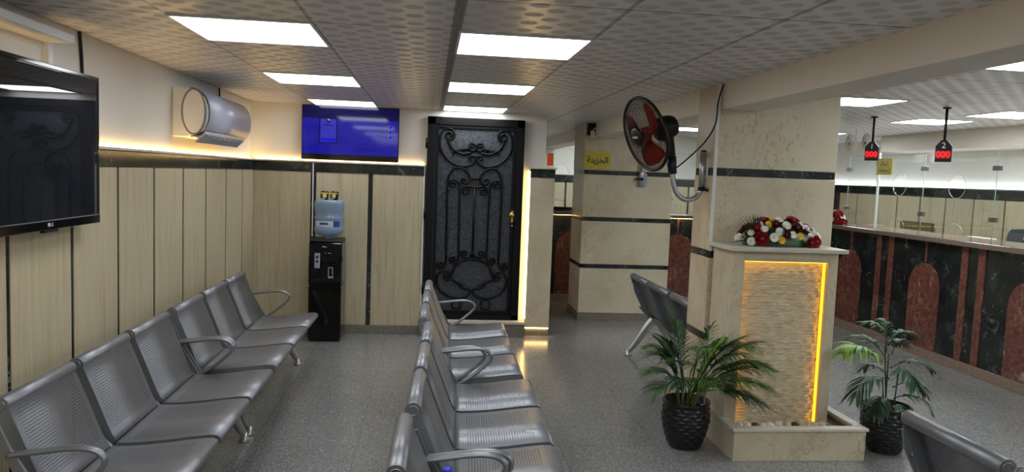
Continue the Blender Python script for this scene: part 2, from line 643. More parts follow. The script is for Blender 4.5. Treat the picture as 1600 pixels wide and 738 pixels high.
# left wall: paint above, stone planks below
wl = struct(MB().box(-1.92, YN - 0.2, 0, XL, YF + 0.2, ZC + 0.02).build('wall_left', PAINT), 'cream wall with stone planks under a lit ledge')
y = 3.194 - 0.545 * 11
pl = MB()
gy = [2.65, 3.194, 3.742, 4.274, 4.811, 5.357, 5.883, 6.447, 6.993, YC + 0.03]
gy = [2.65 - 0.545 * k for k in range(10, 0, -1)] + gy
for a, b in zip(gy, gy[1:]):
    pl.box(XL - 0.01, a + 0.015, 0.08, XC, b - 0.015, 1.575, 0.003)
pl.build('stone_plank', TRAV, wl)
MB().box(XL - 0.01, YN, 0.08, XC - 0.004, YC + 0.05, 1.6).build('plank_backing', DARKM, wl)
MB().box(XL - 0.01, YN, 1.577, XC + 0.006, YC + 0.05, 1.665, 0.003).build('marble_band', DARKM, wl)
MB().box(XL - 0.01, YN, 1.666, XC + 0.018, YC + 0.05, 1.682, 0.003).build('ledge', STONE_CAP, wl)
MB().box(XL - 0.01, YN, 0, XC + 0.008, YC + 0.05, 0.085, 0.003).build('skirting', SKIRT, wl)
MB().box(XL + 0.004, YN, 1.683, XL + 0.016, YC + 0.04, 1.688).build('light_strip', LEDM, wl)

# back wall, with the stone return and the door opening
wb = struct(MB().box(-1.92, YB, 0, -0.03, YB + 0.15, ZC + 0.02).box(-0.03, YB, 2.165, 0.93, YB + 0.15, ZC + 0.02)
            .box(0.93, YB, 0, 1.154, YB + 0.15, ZC + 0.02).build('wall_back', PAINT), 'white end wall around the iron door')
pl = MB()
for a, b in ((XC + 0.0, -1.137), (-1.085, -0.588), (-0.545, -0.062)):
    pl.box(a, YC, 0.085, b, YB, 1.575, 0.006)
pl.build('stone_plank', TRAV, wb)
MB().box(XC, YC + 0.012, 0.08, -0.06, YB, 1.6).build('plank_backing', DARKM, wb)
MB().box(XC, YC - 0.006, 1.577, -0.05, YB, 1.665, 0.003).build('marble_band', DARKM, wb)
MB().box(XC, YC - 0.018, 1.666, -0.05, YB, 1.682, 0.003).build('ledge', STONE_CAP, wb)
MB().box(XC, YC - 0.008, 0, -0.05, YB, 0.085, 0.003).build('skirting', SKIRT, wb)
MB().box(XC, YB - 0.016, 1.683, -0.06, YB - 0.004, 1.688).build('light_strip', LEDM, wb)
MB().box(-0.06, YC + 0.0, 0, -0.045, YB, 1.68).build('white_trim', PAINT, wb)
MB().box(-1.118, YC - 0.012, 0.95, -1.108, YC, 1.665).build('cable_trunking', WHITE, wb)

# short stone pier right of the door
pier = struct(MB().box(1.0, YC, 0.085, 1.245, YB + 0.14, 1.60, 0.004).build('column', CREAM), 'short stone pier with glowing foot right of the iron door')
MB().box(0.997, YC - 0.004, 1.60, 1.248, YB + 0.13, 1.685, 0.003).build('marble_band', DARKM, pier)
MB().box(0.985, YC - 0.02, 1.686, 1.262, YB + 0.13, 1.704, 0.003).build('ledge', STONE_CAP, pier)
MB().box(1.002, YC + 0.012, 0, 1.243, YB + 0.13, 0.075).build('skirting', SKIRT, pier)
MB().box(1.004, YC + 0.001, 0.0765, 1.241, YC + 0.02, 0.0845).build('light_strip', LEDM, pier)
MB().box(0.986, YC + 0.03, 0.17, 0.997, YC + 0.042, 1.66).build('light_strip', LEDM, pier)
struct(MB().box(-0.06, 7.34, 0, 0.985, YB + 0.1, 0.13, 0.002).build('trim_1', SKIRT), 'granite door step under the iron door')
struct(MB().box(-0.06, 7.325, 0.131, 0.985, YB + 0.1, 0.157, 0.003).build('trim_2', STONE_CAP), 'pale stone tread on the door step')

# rest of the shell
struct(MB().box(1.0, YB + 0.15, 0, 1.15, YF, ZR).build('wall_passage', PAINT), 'white side wall of the passage behind the pier')
wf = struct(MB().box(1.0, YF, 0, 7.2, YF + 0.2, ZR + 0.02).build('wall_far', PAINT), 'white far wall behind the rear counter')
wr = struct(MB().box(XR, YN - 0.2, 0, XR + 0.2, YF, ZR + 0.02).build('wall_right', PAINT), 'white staff wall with stone planks behind the glass')
struct(MB().box(-1.95, YN - 0.2, 0, 7.2, YN, ZR + 0.02).build('wall_rear', PAINT), 'plain wall at the near end')
pl = MB()
g0 = 8.94
ks = [g0 + 0.53 * k for k in range(-14, 7)]
for a, b in zip(ks, ks[1:]):
    pl.box(XR - 0.045, a + 0.014, 0.08, XR, b - 0.014, 1.53, 0.006)
pl.build('stone_plank', TRAV, wr)
MB().box(XR - 0.03, 1.5, 0.0, XR, YF, 1.6).build('plank_backing', DARKM, wr)
MB().box(XR - 0.05, 1.5, 1.54, XR, YF, 1.655, 0.003).build('marble_band', DARKM, wr)
MB().box(XR - 0.062, 1.5, 1.656, XR, YF, 1.672, 0.003).build('ledge', STONE_CAP, wr)
MB().box(XR - 0.05, 1.5, 1.673, XR - 0.03, YF, 1.677).build('light_strip', emit('cool_led', (0.86, 0.94, 1.0, 1), 12.0), wr)
pl = MB()
ks = [1.2 + 0.53 * k for k in range(0, 12)]
for a, b in zip(ks, ks[1:]):
    pl.box(a + 0.014, YF - 0.045, 0.08, min(b, XR) - 0.014, YF, 1.53, 0.006)
pl.build('stone_plank', TRAV, wf)
MB().box(1.15, YF - 0.03, 0, XR, YF, 1.6).build('plank_backing', DARKM, wf)
MB().box(1.15, YF - 0.05, 1.54, XR, YF, 1.655, 0.003).build('marble_band', DARKM, wf)
MB().box(1.15, YF - 0.062, 1.656, XR, YF, 1.672, 0.003).build('ledge', STONE_CAP, wf)
# beams
struct(MB().box(1.82, YN, 2.078, 2.07, YF, ZR + 0.05).build('trim_3', BEAMP), 'long cream ceiling beam over the marble columns')
struct(MB().box(6.55, 2.0, 2.16, XR, 10.4, ZR).build('trim_4', BEAMP), 'cream soffit along the staff wall')


def column(x0, x1, y0, y1, top, label, left_step):
    bands = [(0.60, 0.645), (1.135, 1.18), (1.66, 1.707)]
    edges = [0.085] + [z for b in bands for z in b] + [top]
    m = MB()
    for a, b in zip(edges[0::2], edges[1::2]):
        m.box(x0, y0, a + 0.0015, x1, y1, b - 0.0015, 0.003)
    o = struct(m.build('column', CREAM), label)
    for a, b in bands:
        MB().box(x0 + 0.004, y0 + 0.004, a, x1 - 0.004, y1 - 0.004, b).build('marble_band', DARKM, o)
    MB().box(x0 - 0.006, y0 - 0.006, 0, x1 + 0.006, y1 + 0.006, 0.083, 0.002).build('skirting', SKIRT, o)
    return o


col1 = column(1.785, 2.605, 4.6, 4.93, ZR + 0.03, 'marble column with the wall fan, behind the fountain', 0)
col2 = column(1.72, 2.75, 8.3, 8.92, ZR + 0.03, 'marble column carrying the yellow sign', 0)
MB().box(1.783, 4.592, 1.18, 1.803, 4.6, ZC).build('cable_trunking', WHITE, col1)

# iron door
dr = thing('door_1', 'black wrought iron door with scrollwork over dark glass', None, (0.448, 7.44, 0.157), kind='structure')
fm = MB()
for (a, b, c, d) in ((-0.478, 0, -0.40, 2.0), (0.40, 0, 0.478, 2.0)):
    fm.box(a, -0.03, b, c, 0.05, d, 0.004)
fm.box(-0.478, -0.03, 1.925, 0.478, 0.05, 2.0, 0.004).box(-0.478, -0.03, 0, 0.478, 0.05, 0.05, 0.004)
fm.build('door_frame', IRON, dr)
lf = MB()
for (a, b, c, d) in ((-0.398, 0.052, -0.365, 1.923), (0.365, 0.052, 0.398, 1.923), (-0.365, 1.895, 0.365, 1.923), (-0.365, 0.052, 0.365, 0.09)):
    lf.box(a, -0.018, b, c, 0.03, d, 0.003)
leaf = lf.build('door_leaf', IRON, dr)
MB().box(-0.366, 0.008, 0.085, 0.366, 0.018, 1.9).build('glass_pane', PEBBLED, leaf)


def curl(cx, cy, r, a0, turns, dirn, k=20, r1=0.3):
    out = []
    for i in range(k + 1):
        t = i / k
        a = a0 + dirn * turns * 2 * PI * t
        q = r * (1 - t) + r * r1 * t
        out.append((cx + q * math.cos(a), cy + q * math.sin(a)))
    return out


iron = MB()


def stroke(pts, r=0.010, smooth=True, k=4):
    P = [(p[0], -0.006, p[1]) for p in pts]
    P = spline(P, k) if smooth else P
    iron.tube(P, r * 1.4, 6)


Z0 = -0.157
for sg in (-1, 1):
    f = lambda L: [(sg * a, b + Z0) for a, b in L]
    # heads of the scrolls at the top
    c1 = curl(-0.262, 1.985, 0.05, 0.2 * PI, 1.3, -1, 18)
    top = c1[::-1] + [(-0.235, 2.04), (-0.29, 2.05), (-0.338, 2.01), (-0.356, 1.93), (-0.342, 1.84), (-0.285, 1.755), (-0.2, 1.70), (-0.1, 1.685), (-0.035, 1.71), (-0.004, 1.755), (-0.02, 1.79), (-0.05, 1.79), (-0.065, 1.765), (-0.045, 1.75)]
    stroke(f(top), 0.009, k=2)
    stroke(f([(-0.275, 1.97), (-0.262, 1.9), (-0.21, 1.84), (-0.13, 1.805), (-0.05, 1.82)]), 0.010)
    stroke(f([(-0.21, 1.84), (-0.225, 1.80)]), 0.008)
    stroke(f([(-0.13, 1.83), (-0.07, 1.88)] + curl(-0.04, 1.87, 0.045, 0.6 * PI, 1.2, -1, 16)), 0.008, k=2)
    for q in range(5):
        iron.ball((sg * (-0.2 + 0.03 * q), -0.012, 1.835 + 0.006 * q + Z0), 0.017, 8, (1.3, 0.5, 0.8))
    # tall canes
    stroke(f([(-0.262, 0.74), (-0.264, 1.0), (-0.268, 1.3), (-0.27, 1.5), (-0.255, 1.60), (-0.20, 1.665), (-0.13, 1.665), (-0.065, 1.61), (-0.05, 1.55), (-0.085, 1.51)] + curl(-0.11, 1.548, 0.03, -0.4 * PI, 0.9, -1, 10)), 0.009, k=3)
    stroke(f([(-0.14, 0.79), (-0.145, 1.2), (-0.15, 1.44), (-0.16, 1.52), (-0.2, 1.55)] + curl(-0.215, 1.51, 0.04, 0.5 * PI, 1.2, 1, 14)), 0.008, k=3)
    stroke(f([(-0.005, 1.475), (-0.06, 1.49)] + curl(-0.085, 1.445, 0.042, 0.5 * PI, 1.3, 1, 16)), 0.008, k=3)
    stroke(f([(-0.262, 0.78), (-0.268, 0.70), (-0.30, 0.665)] + curl(-0.318, 0.705, 0.036, -0.5 * PI, 1.2, -1, 14)), 0.008, k=3)
    stroke(f([(-0.14, 0.83), (-0.148, 0.75), (-0.175, 0.72)] + curl(-0.196, 0.758, 0.036, -0.5 * PI, 1.2, -1, 14)), 0.008, k=3)
    stroke(f([(-0.004, 0.84), (-0.03, 0.79), (-0.07, 0.78)] + curl(-0.085, 0.822, 0.038, -0.5 * PI, 1.2, -1, 14)), 0.008, k=3)
    # cartouche at the foot
    stroke(f([(0, 0.765), (-0.08, 0.755), (-0.155, 0.71), (-0.195, 0.64), (-0.2, 0.6)]), 0.009)
    stroke(f(curl(-0.25, 0.585, 0.04, 0.15 * PI, 1.2, -1, 14)[::-1] + [(-0.26, 0.645), (-0.32, 0.63), (-0.35, 0.56), (-0.33, 0.47), (-0.26, 0.405), (-0.15, 0.375), (-0.05, 0.39), (-0.012, 0.44), (-0.04, 0.475), (-0.07, 0.455)]), 0.009, k=2)
    stroke(f([(-0.235, 0.565), (-0.17, 0.55), (-0.1, 0.48), (-0.06, 0.47)]), 0.008)
    for q in range(5):
        iron.ball((sg * (-0.2 + 0.027 * q), -0.012, 0.56 - 0.014 * q + Z0), 0.016, 8, (1.3, 0.5, 0.8))
    stroke(f([(-0.145 + 0.048 * math.cos(a), 0.31 + 0.048 * math.sin(a)) for a in [2 * PI * q / 16 for q in range(17)]]), 0.007, k=1)
stroke([(-0.05, 1.565 + Z0), (0.05, 1.565 + Z0)], 0.008, False)
stroke([(0, 1.47 + Z0), (0, 0.78 + Z0)], 0.009, False)
iron.build('iron_scrollwork', IRON, leaf)
lk = MB()
lk.lathe([(0.0, 0), (0.030, 0), (0.030, 0.006), (0.02, 0.012), (0.0, 0.012)], 20, (0.382, -0.018, 1.06), axis=Matrix.Rotation(PI / 2, 3, 'X'))
lk.box(0.37, -0.026, 0.985, 0.394, -0.018, 1.11, 0.004)
lk.ball((0.382, -0.045, 1.06), 0.02, 12, (1, 0.8, 1.2)).ball((0.382, -0.03, 0.955), 0.009, 8)
tag(lk.build('door_lock', BRASS, leaf), 'brass lock plate and knob')
hg = MB()
for z in (0.3, 1.05, 1.74):
    hg.cyl((-0.484, -0.03, z - 0.05), (-0.484, -0.03, z + 0.05), 0.011)
hg.build('hinge', IRON, dr)


# ---------------------------------------------------------------- ceiling lights
def panel_light(x, y, z, label, group, w=0.6, d=0.6):
    t = thing('ceiling_light', label, 'ceiling light', (x, y, z), group=group)
    f = MB()
    e = 0.012
    f.box(0, 0, -0.008, w, e, 0.004).box(0, d - e, -0.008, w, d, 0.004).box(0, e, -0.008, e, d - e, 0.004).box(w - e, e, -0.008, w, d - e, 0.004)
    f.build('frame', WHITE, t)
    MB().box(e, e, -0.004, w - e, d - e, 0.003).build('diffuser', HALLM if z > 2.3 else PANELM, t)
    return t


GW = 'light panels over the waiting benches'
GR = 'light panels over the counter hall'
pos = ['nearest', 'middle', 'farthest']
for ci, (x, side) in enumerate(((-1.1168, 'left'), (0.11, 'right'))):
    for r in (0, 3, 6):
        lab = {(0, 0): 'square ceiling light nearest the black wall television', (0, 3): 'square ceiling light above and behind the wall air conditioner',
               (0, 6): 'square ceiling light right above the blue screen television', (1, 0): 'largest square ceiling light, in line with the iron door',
               (1, 3): 'second square ceiling light out from the iron door', (1, 6): 'square ceiling light right against the top of the iron door'}[(ci, r)]
        panel_light(x, 3.34 + 0.6 * r, ZC, lab, GW, d=0.545 if r == 6 else 0.6)
    for r in (-3, -6, -9):
        panel_light(x, 3.34 + 0.6 * r, ZC, 'square ceiling light behind the viewer over the benches', GW)
for (x, y, lab) in ((3.33, 3.74, 'square ceiling light cut by the frame beside the cream beam'), (3.44, 6.05, 'square ceiling light touching the fountain column edge'),
                    (5.18, 7.5, 'diamond looking ceiling light above queue display two'), (5.3, 6.45, 'square ceiling light cut by the frame above the glass screens')):
    panel_light(x, y, ZR, lab, GR)
for (x, y) in ((3.4, 10.3), (1.95 + 0.2, 10.9), (5.2, 10.0)):
    panel_light(x, y, ZR, 'square ceiling light far back over the rear counter', GR)
for (x, y) in ((3.33, 1.3), (5.2, 3.9), (5.2, 1.3), (3.33, -1.4), (5.2, -1.4)):
    panel_light(x, y, ZR, 'square ceiling light out of view in the counter hall', GR)


# ================================================================ FURNITURE
SEAT = [(0.572, 0.388), (0.60, 0.384), (0.622, 0.394), (0.632, 0.411), (0.627, 0.428), (0.608, 0.437), (0.57, 0.436), (0.5, 0.428), (0.42, 0.417), (0.34, 0.408), (0.27, 0.403), (0.215, 0.402), (0.196, 0.405)]
BACK = [(0.192, 0.408), (0.176, 0.43), (0.158, 0.47), (0.135, 0.53), (0.108, 0.60), (0.08, 0.67), (0.056, 0.728)]
cx_, cz_, rr_ = 0.029, 0.738, 0.03
ROLL = [(cx_ + rr_ * math.cos(a), cz_ + rr_ * math.sin(a)) for a in [math.radians(d) for d in range(5, 236, 18)]]


def make_bench(label, group):
    t = thing('waiting_bench', label, 'bench', group=group)
    P = 0.57
    for k in range(3):
        y0, y1 = k * P + 0.018, (k + 1) * P - 0.018
        m = MB().sheet(SEAT[::-1], y0, y1, 0.0014, -1)
        for yy in (y0, y1 - 0.003):
            m.flange(SEAT[5:], 0.03, yy, 0.003, 1)
        so = m.build('seat', PERF, t)
        y0, y1 = y0 + 0.013, y1 - 0.013
        m = MB().sheet(BACK + ROLL, y0, y1, 0.0014, 1)
        for yy in (y0, y1 - 0.003):
            m.flange(BACK, [0.03, 0.032, 0.036, 0.042, 0.047, 0.05, 0.055], yy, 0.003, 1)
        bo = m.build('backrest', PERF, t)
        for yy, o in ((y0 - 0.003, -1), (y1 - 0.003, 1)):
            e = MB().cyl((cx_, yy, cz_), (cx_, yy + 0.006, cz_), 0.031, n=24)
            yo = yy if o < 0 else yy + 0.006
            ring = [(cx_ + 0.018 * math.cos(a), yo, cz_ + 0.018 * math.sin(a)) for a in [2 * PI * q / 16 for q in range(16)]]
            e.tube(ring, 0.0028, 6, closed=True)
            e.build('end_cap', STEEL, bo)
            ys_ = yy + 0.013 * o
            MB().cyl((0.605, ys_ + 0.0015, 0.411), (0.605, ys_ + 0.0045, 0.411), 0.026, n=18).build('end_cap', STEEL, so)
    # beam and brackets
    m = MB().box(0.235, -0.02, 0.315, 0.325, 3 * P + 0.02, 0.365, 0.008)
    for k in range(4):
        yy = k * P
        m.prism([(0.12, 0.46), (0.205, 0.375), (0.5, 0.39), (0.5, 0.378), (0.32, 0.33), (0.22, 0.33), (0.10, 0.45)], yy - 0.012, yy + 0.012)
    m.build('beam', STEEL, t)
    # arms
    for yy in (-0.012, 3 * P + 0.012):
        path = spline([(0.075, yy, 0.578), (0.16, yy, 0.588), (0.25, yy, 0.600), (0.32, yy, 0.603), (0.372, yy, 0.590), (0.395, yy, 0.56), (0.38, yy, 0.525), (0.33, yy, 0.478), (0.27, yy, 0.43), (0.2, yy, 0.385)], 5)
        a = MB().tube(path, 0.0105, 10, flat=1.75)
        ao = a.build('armrest', STEEL, t)
        sp = MB().prism([(0.215, 0.39), (0.2, 0.375), (0.16, 0.39), (0.05, 0.60), (0.035, 0.68), (0.05, 0.685), (0.085, 0.6)], yy - 0.006, yy + 0.006, 'y', 0.002)
        sp.build('arm_bracket', STEEL, ao)
    # legs, one cast foot to the front and one to the rear at each end
    for yy in (0.05, 3 * P + 0.0):
        for (xf, xt) in ((0.47, 0.30), (0.02, 0.25)):
            path = spline([(xt, yy, 0.34), (xt + (xf - xt) * 0.35, yy, 0.235), (xt + (xf - xt) * 0.75, yy, 0.10), (xf, yy, 0.035)], 5)
            n = len(path)
            l = MB().tube(path, [0.05 - 0.031 * i / (n - 1) for i in range(n)], 12, flat=0.6)
            l.lathe([(0.0, 0.0), (0.032, 0.0), (0.034, 0.008), (0.022, 0.018), (0.019, 0.05), (0.0, 0.055)], 18, (xf, yy, 0))
            l.build('leg', ALU, t)
    return t


GB = 'perforated steel waiting benches'
b1 = make_bench('grey perforated steel bench at the left wall, nearest under the black television', GB)
b1.location = (-1.50, 2.715, 0)
spots = [((-1.50, 4.49, 0), 1.0, 'grey perforated steel bench at the left wall, ending beside the water dispenser'),
         ((-0.042, 4.33, 0), 0.93, 'farthest steel bench of the middle row, in front of the iron door'),
         ((-0.065, 2.68, 0), 0.93, 'middle steel bench of the middle row, between two double armrests'),
         ((-0.125, 1.03, 0), 0.93, 'nearest steel bench of the middle row, holding the blue capped bottle'),
         ((1.845, 4.97, 0), 0.98, 'steel bench seen from behind, standing behind the fountain column'),
         ((1.83, 0.99, 0), 0.98, 'steel bench with only a perforated back showing, before the right plant pot')]
for loc, sy, lab in spots:
    c = copy_tree(b1)
    c.location = loc
    c.scale = (1, sy, 1)
    c['label'] = lab
    c.rotation_euler = (0, 0, {4.33: -0.022, 2.68: -0.036, 1.03: -0.022}.get(loc[1], 0))


# ---------------------------------------------------------------- water dispenser
wd = thing('water_dispenser', 'tall black water dispenser with two taps by the end wall', 'water dispenser', (-0.935, 7.21, 0))
MB().box(-0.15, -0.17, 0.03, 0.15, 0.17, 0.525, 0.008).box(-0.14, -0.16, 0, 0.14, 0.16, 0.032).build('cabinet', GLOSSB, wd)
up_ = MB().box(-0.15, -0.13, 0.529, 0.15, 0.17, 0.93, 0.012).box(-0.15, -0.17, 0.74, 0.15, -0.1, 0.93, 0.012).box(-0.15, -0.17, 0.529, 0.15, -0.1, 0.60, 0.01)
up_.box(-0.15, -0.17, 0.56, -0.135, -0.1, 0.8).box(0.135, -0.17, 0.56, 0.15, -0.1, 0.8)
up_.build('upper_body', GLOSSB, wd)
lid = MB().box(-0.15, -0.17, 0.931, 0.15, 0.17, 0.955, 0.012)
lid.build('top_rim', BLACK, wd)
tp = MB().box(-0.097, -0.178, 0.69, -0.047, -0.165, 0.83, 0.005)
tapo = tp.build('tap_panel', SILVER, wd)
MB().box(-0.083, -0.19, 0.785, -0.061, -0.17, 0.806, 0.004).box(-0.083, -0.19, 0.745, -0.061, -0.17, 0.766, 0.004).build('tap', BLACK, tapo)
gs = MB().box(0.028, -0.178, 0.60, 0.072, -0.128, 0.612).box(0.028, -0.178, 0.612, 0.034, -0.165, 0.70).box(0.066, -0.178, 0.612, 0.072, -0.165, 0.70).box(0.028, -0.178, 0.695, 0.072, -0.165, 0.702)
gs.build('drip_frame', SILVER, wd)
MB().box(0.04, -0.18, 0.64, 0.06, -0.15, 0.69, 0.004).build('tap', BLACK, wd)
MB().tube(spline([(-0.03, -0.172, 0.885), (-0.015, -0.172, 0.895), (-0.005, -0.172, 0.887), (0.01, -0.172, 0.888)], 4), 0.0035, 6).build('maker_mark', WHITE, wd)
MB().box(-0.0, -0.172, 0.83, 0.006, -0.169, 0.836).box(0.025, -0.172, 0.83, 0.05, -0.169, 0.834).build('indicator', WHITE, wd)

BOTTLE = NT('blue_bottle_plastic')
BOTTLE.set(col=srgb(140, 166, 198), rough=0.14, alpha=0.68)
BOTTLE.bump(BOTTLE.noise(BOTTLE.coord(), 12, 2), 0.15, 0.01)
LABELM = plain('bottle_label', srgb(196, 206, 216), 0.4)
BLUEM = plain('royal_blue', srgb(34, 70, 150), 0.4)
wbt = thing('water_bottle', 'large blue bottle upside down on the black dispenser', 'water bottle', (-0.927, 7.20, 0.956))
prof = [(0.0, 0.0), (0.04, 0.0), (0.04, 0.02), (0.09, 0.03), (0.128, 0.06), (0.136, 0.085), (0.136, 0.1), (0.13, 0.11), (0.13, 0.175), (0.136, 0.19), (0.136, 0.205), (0.129, 0.215), (0.129, 0.255), (0.136, 0.265), (0.136, 0.335), (0.13, 0.355), (0.11, 0.364), (0.0, 0.36)]
MB().lathe(prof, 40).build('bottle_body', BOTTLE.m, wbt)
lb = MB()
for i in range(18):
    a0, a1 = [math.radians(d) for d in (-150 + i * 6, -150 + (i + 1) * 6)]
    lb.quad(*[(0.1315 * math.cos(a), 0.1315 * math.sin(a), z) for a, z in ((a0, 0.115), (a1, 0.115), (a1, 0.17), (a0, 0.17))])
lbo = lb.build('paper_label', LABELM, wbt)
lb = MB()
for i in range(5):
    a0, a1 = [math.radians(d) for d in (-66 + i * 6, -66 + (i + 1) * 6)]
    lb.quad(*[(0.133 * math.cos(a), 0.133 * math.sin(a), z) for a, z in ((a0, 0.115), (a1, 0.115), (a1, 0.17), (a0, 0.17))])
for i in range(7):
    a0, a1 = [math.radians(d) for d in (-122 + i * 5, -122 + (i + 1) * 5)]
    lb.quad(*[(0.133 * math.cos(a), 0.133 * math.sin(a), z) for a, z in ((a0, 0.135), (a1, 0.135), (a1, 0.155), (a0, 0.155))])
lb.build('label_print', BLUEM, lbo)
YEL = plain('yellow_card', srgb(226, 196, 60), 0.5)
PALE = plain('pale_card', srgb(226, 222, 190), 0.5)
for i, (dx, rz) in enumerate(((-0.045, 0.2), (0.045, -0.25))):
    p = thing('snack_pack', ['left of the two small black and yellow packs on the water bottle', 'right of the two small black and yellow packs on the water bottle'][i],
              'snack pack', (-0.925 + dx, 7.17, 1.3195), rz, 'packs on the water bottle')
    MB().prism([(-0.034, 0), (0.034, 0), (0.04, 0.075), (0.03, 0.082), (0.012, 0.074), (-0.012, 0.084), (-0.036, 0.076)], -0.012, 0.012, 'y', 0.002).build('pouch', BLACK, p)
    MB().lathe([(0, 0), (0.02, 0), (0.018, 0.003), (0, 0.004)], 14, (0, -0.0125, 0.035), axis=Matrix.Rotation(PI / 2, 3, 'X')).build('printed_face', PALE, p)
    MB().box(-0.034, -0.0135, 0.054, 0.034, -0.012, 0.07).box(-0.032, -0.0135, 0.004, 0.0, -0.012, 0.016).build('printed_band', YEL, p)

# ---------------------------------------------------------------- televisions
SCR = NT('dark_screen')
SCR.set(col=SCR.ramp(SCR.noise(SCR.coord(), 3, 2), [(0.3, srgb(30, 31, 36)), (0.7, srgb(40, 41, 46))]), rough=0.012, spec=0.6)
tv = thing('television', 'large black switched off television at the left wall', 'television', (-1.58, 3.195, 1.655))
MB().box(-0.045, -0.62, -0.345, -0.008, 0.62, 0.345, 0.01).build('case', BLACK, tv)
bz = MB().box(-0.01, -0.62, 0.325, 0.004, 0.62, 0.345, 0.003).box(-0.01, -0.62, -0.345, 0.006, 0.62, -0.305, 0.004).box(-0.01, -0.62, -0.31, 0.004, -0.602, 0.33, 0.003).box(-0.01, 0.602, -0.31, 0.004, 0.62, 0.33, 0.003)
bzo = bz.build('bezel', GLOSSB, tv)
MB().box(-0.009, -0.605, -0.308, 0.001, 0.605, 0.327).build('screen', SCR.m, tv)
MB().box(0.0035, -0.604, -0.3065, 0.0065, 0.604, -0.3035).build('trim_line', GREYP, bzo)
LGM = plain('silver_print', srgb(200, 200, 204), 0.4)
mk = frame_m((0.0063, 0.135, -0.3235), (0, 1, 0), (0, 0, 1))
text('LG', 0.022, LGM, 'maker_mark', bzo, mk, 0.0004, 'LEFT')
MB().lathe([(0, 0), (0.009, 0), (0.009, 0.001), (0, 0.001)], 16, (0.0062, 0.124, -0.3235), axis=Matrix.Rotation(PI / 2, 3, 'Y')).build('maker_roundel', LGM, bzo)
MB().box(-0.02, 0.1, -0.357, 0.0, 0.22, -0.343, 0.003).build('sensor_bar', BLACK, tv)
MB().box(-0.10, -0.25, -0.2, -0.045, 0.25, 0.2).build('wall_mount', BLACK, tv)

def blue(name, c, k):
    n = NT(name)
    n.set(col=(0.002, 0.002, 0.01, 1), ecol=c, estr=k, rough=0.06, spec=0.4)
    return n.m
B1 = blue('screen_blue', srgb(34, 30, 190), 0.36)
B2 = blue('screen_deep_blue', srgb(6, 4, 84), 0.36)
B3 = blue('screen_ink', srgb(4, 3, 60), 0.4)
B4 = blue('screen_bright_blue', srgb(16, 12, 225), 0.5)
B5 = blue('screen_pale', srgb(62, 62, 208), 0.42)
t2 = thing('television', 'television with a blue screen on the end wall', 'television', (-0.765, 7.395, 1.955))
MB().box(-0.46, 0.0, -0.26, 0.46, 0.04, 0.26, 0.006).box(-0.3, 0.04, -0.15, 0.3, 0.1, 0.15).build('case', BLACK, t2)
scr = MB().box(-0.452, -0.004, -0.205, 0.452, 0.002, 0.252).build('screen', B1, t2)
MB().box(-0.458, -0.005, -0.256, 0.458, 0.003, -0.207, 0.002).build('bezel', GLOSSB, t2)
MB().box(-0.452, -0.0048, 0.135, 0.452, -0.003, 0.252).box(0.06, -0.0048, 0.06, 0.452, -0.0035, 0.0605).build('picture_header', B2, scr)
ph = MB().box(-0.295, -0.0056, -0.10, -0.125, -0.0046, 0.14).build('picture_phone', B3, scr)
MB().box(-0.284, -0.0064, -0.09, -0.136, -0.0054, 0.13).build('picture_page', B5, ph)
pb = MB().box(-0.278, -0.0072, -0.082, -0.142, -0.0062, -0.05)
pb.build('picture_button', B4, ph)
pk = MB().lathe([(0, 0), (0.019, 0), (0.019, 0.001), (0, 0.001)], 18, (-0.21, -0.0064, 0.112), axis=Matrix.Rotation(PI / 2, 3, 'X'))
pk.box(-0.255, -0.0072, 0.068, -0.165, -0.0062, 0.076)
pk.build('picture_heading', B2, ph)
dt = MB()
for z in (0.078, 0.03, -0.018):
    dt.lathe([(0, 0), (0.015, 0), (0.015, 0.001), (0, 0.001)], 16, (0.375, -0.0045, z), axis=Matrix.Rotation(PI / 2, 3, 'X'))
dt.build('picture_dots', B4, scr)
ln = MB()
for z in (0.078, 0.03, -0.018):
    for dz, a in ((0.012, 0.24), (-0.008, 0.29)):
        x = 0.345
        while x > a:
            w = random.uniform(0.008, 0.02)
            ln.box(x - w, -0.005, z + dz - 0.003, x, -0.0042, z + dz + 0.003)
            x -= w + 0.005
for z, a, b in ((-0.138, 0.07, 0.12), (-0.155, 0.02, 0.24)):
    x = a
    while x < b:
        w = random.uniform(0.01, 0.024)
        ln.box(x, -0.005, z - 0.0035, x + w, -0.0042, z + 0.0035)
        x += w + 0.005
ln.build('picture_text', B3, scr)

# ---------------------------------------------------------------- air conditioner
ac = thing('air_conditioner', 'white and silver wall air conditioner above the lit ledge', 'air conditioner', (XL, 5.27, 1.79))
AW = 1.2
front = [(0.03, 0.325), (0.10, 0.327), (0.16, 0.31), (0.205, 0.27), (0.228, 0.21), (0.232, 0.15), (0.222, 0.09), (0.198, 0.045)]
body = [(0.0, 0.0), (0.0, 0.325)] + front + [(0.15, 0.02), (0.08, 0.0)]
MB().prism(body, 0.012, AW - 0.012, 'y', 0.006).build('body', WHITE, ac)
fp = MB()
P = spline([(x, 0, z) for x, z in front[1:]], 5)
for i in range(len(P) - 1):
    a, b = P[i], P[i + 1]
    na, nb = [Vector((0.006, 0, 0.002))] * 2
    fp.quad((a.x + 0.006, 0.02, a.z + 0.003), (a.x + 0.006, AW - 0.02, a.z + 0.003), (b.x + 0.006, AW - 0.02, b.z + 0.003), (b.x + 0.006, 0.02, b.z + 0.003), True)
bmesh.ops.remove_doubles(fp.b, verts=fp.b.verts, dist=0.0005)
bmesh.ops.solidify(fp.b, geom=fp.b.faces[:], thickness=0.006)
fp.build('front_panel', SILVER, ac)
